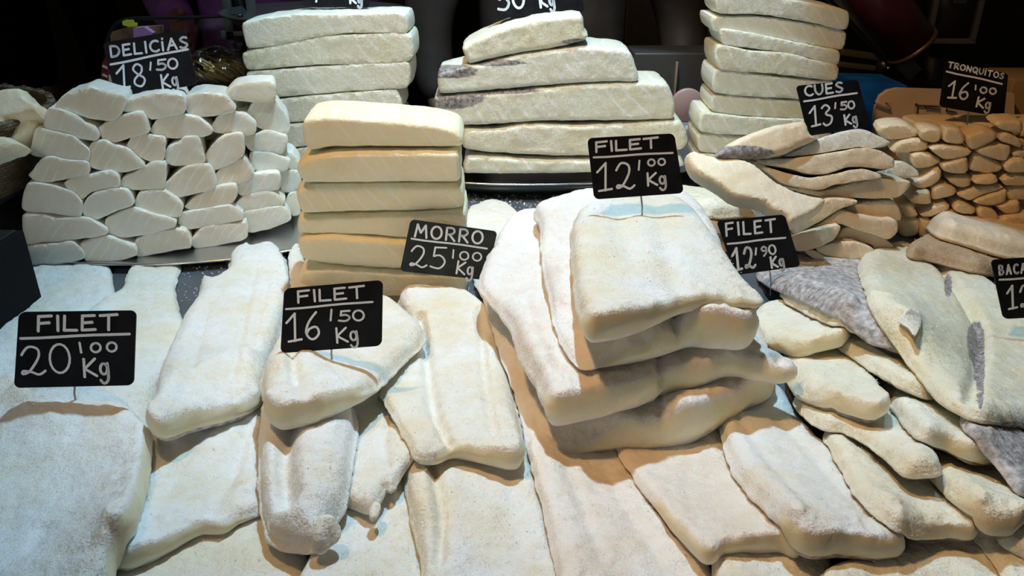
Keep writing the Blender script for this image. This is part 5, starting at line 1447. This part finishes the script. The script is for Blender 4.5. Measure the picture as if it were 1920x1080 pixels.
# cabinets at the back
cb_ = empty('fridge_cabinet', (.50, 2.55, TABLE)); tag(cb_, 'grey-brown cabinet with framed doors behind the vendor', 'cabinet')
q = on_y([(1160, 96), (1325, 96)], 2.40)
MB().box(((q[0][0] + q[1][0]) / 2, 2.52, TABLE + .45), (q[1][0] - q[0][0] + .02, .22, .90), bev=.004).build('body', M['black'], cb_)
cg = plain('grey_brown_panel', (.42, .38, .32), .5)
for (xa, xb) in ((1150, 1194), (1206, 1330)):
    w_ = on_y([(xa, -150), (xb, 92)], 2.40)
    MB().box(((w_[0][0] + w_[1][0]) / 2, 2.395, (w_[0][2] + w_[1][2]) / 2), (w_[1][0] - w_[0][0], .025, w_[0][2] - w_[1][2]), bev=.003).build('door', cg, cb_)
w_ = on_y([(1170, -150), (1178, 92)], 2.37)
MB().box(((w_[0][0] + w_[1][0]) / 2, 2.375, (w_[0][2] + w_[1][2]) / 2), (.018, .02, w_[0][2] - w_[1][2]), bev=.003).build('handle', plain('grey_handle', (.55, .50, .42), .4), cb_)
bx = empty('black_box', (.40, 1.60, CZ)); tag(bx, 'black box with a pale vertical edge between the middle and right stacks', 'box')
w_ = on_y([(1190, 100), (1330, 240)], 1.555)
top = w_[0][2]
MB().box(((w_[0][0] + w_[1][0]) / 2, 1.61, (top + CZ) / 2), (w_[1][0] - w_[0][0], .10, top - CZ), bev=.004).build('body', plain('charcoal_box', (.05, .047, .045), .45), bx)
e_ = on_y([(1267, 116), (1266, 185)], 1.556)
MB().box(tuple((e_[0] + e_[1]) / 2), (.004, .012, e_[0][2] - e_[1][2]), bev=.001).build('edge_strip', plain('pale_edge', (.30, .22, .15), .4), bx)
pl = on_y([(1288, 197)], 1.50)[0]
ld = MB().lathe((0, 0, 0), [(.001, -.006), (.028, -.006), (.031, -.003), (.031, .003), (.028, .005), (.001, .006)], 40)
ld.v = [(x, -z * 1.0, y) for x, y, z in ld.v]; ld.v = [(a + pl[0], c + pl[1], d + pl[2]) for a, c, d in ld.v]
o = ld.build('plastic_disc', plain('pink_plastic', (.46, .32, .30), .4), None, True, tuple(pl)); tag(o, 'round pinkish plastic disc standing on a cloudy jar beside the tall right stack', 'disc')
bgp = on_y([(1290, 250)], 1.50)[0]
kb = MB().lathe((bgp[0], bgp[1], CZ), [(.024, .0), (.034, .01), (.034, .03), (.032, pl[2] - CZ - .045), (.026, pl[2] - CZ - .031)], 40)
kb.v = [(x + .004 * vnoise(np.array([x * 70]), np.array([z * 70]))[0], y, z) for x, y, z in kb.v]
o = kb.build('plastic_jar', plain('cloudy_grey_plastic', (.20, .19, .20), .35)); tag(o, 'cloudy grey plastic jar under the pinkish disc', 'jar')

# film dispenser at the right back
fd = empty('film_dispenser', tuple(on_y([(1640, 160)], 1.75)[0])); tag(fd, 'dark slanting film dispenser with a maroon roll at the right back', 'dispenser')
rail = plain('dark_green_rail', (.12, .12, .10), .45, .2)
P_ = lambda x, y, d: tuple(on_y([(x, y)], d)[0])


def bar(parent, a, c, w, h, name, mat):
    a, c = Vector(a), Vector(c)
    d = c - a
    q_ = d.to_track_quat('X', 'Z').to_matrix()
    return MB().box(tuple((a + c) / 2), (d.length, w, h), rot=q_, bev=.003).build(name, mat, parent)


bar(fd, P_(1545, -40, 1.78), P_(1712, 140, 1.78), .03, .035, 'rail', rail)
bar(fd, P_(1535, -20, 1.82), P_(1660, 112, 1.82), .02, .012, 'rail', rail)
bar(fd, P_(1575, 97, 1.80), P_(1665, 110, 1.80), .02, .014, 'crossbar', rail)
bar(fd, P_(1570, 120, 1.80), P_(1640, 128, 1.80), .02, .012, 'crossbar', rail)
ra, rb = Vector(P_(1600, -70, 1.74)), Vector(P_(1708, 84, 1.74))
MB().tube([ra, rb], .050, 40).build('film_roll', plain('maroon_film', (.075, .012, .022), .35), fd)
dd_ = (rb - ra).normalized()
MB().tube([rb - dd_ * .002, rb + dd_ * .006], .054, 40).build('end_disc', plain('brass_disc', (.16, .11, .05), .4, .5), fd)
MB().tube([Vector(P_(1654, 123, 1.80)) + Vector((0, -.03, 0)), Vector(P_(1654, 123, 1.80)) + Vector((0, .05, 0))], .018, 24).build('pivot', M['black_gloss'], fd)
MB().tube([Vector(P_(1654, 123, 1.80)) + Vector((0, -.034, 0)), Vector(P_(1654, 123, 1.80)) + Vector((0, -.03, 0))], .004, 12).build('pivot_bolt', M['steel'], fd)
bar(fd, P_(1545, 150, 1.86), P_(1720, 160, 1.86), .25, .03, 'base_plate', M['black'])
leg = P_(1640, 160, 1.86)
MB().box((leg[0], leg[1] + .02, (leg[2] + TABLE) / 2), (.25, .15, abs(leg[2] - TABLE) + .02)).build('stand', M['black'], fd)

# blue sheet and the translucent board with rounded corners
o = plate('blue_box', [(1605, 157), (1700, 160), (1700, 303), (1605, 303)], 1.56, .12, plain('blue_plastic', (.01, .15, .72), .35, noise=.4, nscale=14)); tag(o, 'blue plastic box behind the CUES card', 'box')
bd = empty('chopping_board', tuple(on_y([(1770, 318)], 1.50)[0])); tag(bd, 'tan translucent board with rounded corners behind the TRONQUITOS card', 'board')
tan = plain('tan_board', (.80, .60, .42), .4, noise=.12, nscale=10)
plate('panel', [(1640, 318), (1640, 220), (1644, 196), (1652, 180), (1666, 170), (1684, 166), (1780, 169), (1902, 176), (1902, 318)], 1.50, .012, tan, bd)
ring = [on_y([(1650 + 5 * math.cos(a), 219 + 4 * math.sin(a))], 1.494)[0] for a in np.linspace(0, 2 * math.pi, 24)]
MB().tube([tuple(p) for p in ring], .0012, 6, False).build('hole_ring', plain('pale_ring', (.75, .66, .55), .4), bd)
ln = plain('board_print', (.50, .36, .24), .5)
for (a, c) in (((1718, 196), (1718, 236)), ((1718, 196), (1760, 198)), ((1736, 200), (1760, 203)), ((1775, 206), (1792, 209)), ((1822, 218), (1848, 222)), ((1822, 223), (1846, 227))):
    bar(bd, P_(*a, 1.497), P_(*c, 1.497), .0012, .0008, 'groove', ln)
for (a, c) in (((1640, 193), (1668, 203)), ((1662, 194), (1667, 195))):
    bar(bd, P_(*a, 1.495), P_(*c, 1.495), .002, .0022, 'scratch', plain('board_scratch', (.8, .72, .62), .5))
o = plate('green_wrapper', [(160, 225), (195, 221), (200, 235), (180, 240), (162, 238)], 1.098, .006, plain('green_plastic', (.03, .45, .08), .4)); tag(o, 'bright green scrap of plastic peeping out between two cubes', 'wrapper')
# socket box on the right wall and a carton at the very edge
wx = empty('switch_box', P_(1795, 80, 1.9)); tag(wx, 'metal-framed dark switch box above the TRONQUITOS card', 'box')
w_ = on_y([(1768, -60), (1822, 77)], 1.9)
ctr = (w_[0] + w_[1]) / 2
W_, H_ = abs(w_[1][0] - w_[0][0]), abs(w_[1][2] - w_[0][2])
MB().box((ctr[0], 1.94, ctr[2]), (W_ - .01, .06, H_ - .01)).build('body', plain('box_grey', (.07, .06, .05), .4), wx)
mf2 = MB()
for (a, b_, sx_, sz_) in ((-W_ / 2, 0, .012, H_), (W_ / 2, 0, .012, H_), (0, -H_ / 2, W_ + .012, .012), (0, H_ / 2, W_ + .012, .012)):
    mf2.box((ctr[0] + a, 1.90, ctr[2] + b_), (sx_, .014, sz_), bev=.002)
mf2.build('frame', plain('frame_metal', (.30, .27, .22), .35, .4), wx)
MB().box((ctr[0], 1.90, zat(2, 1.9)), (.03, .02, .012), bev=.003).build('switch', plain('switch_grey', (.12, .11, .10), .4), wx)
MB().box((ctr[0], 1.95, (TABLE + ctr[2] - H_ / 2) / 2), (.05, .05, ctr[2] - H_ / 2 - TABLE)).build('post', M['black'], wx)
w_ = on_y([(1904, 150), (1990, 262)], 1.52)
hh_ = w_[0][2] - (CZ)
o = MB().box(((w_[0][0] + w_[1][0]) / 2, 1.59, w_[0][2] - hh_ / 2), (w_[1][0] - w_[0][0], .13, hh_), bev=.003).build('carton', plain('tan_carton', (.35, .24, .13), .7)); tag(o, 'tan carton at the right edge behind the TRONQUITOS pile', 'carton')
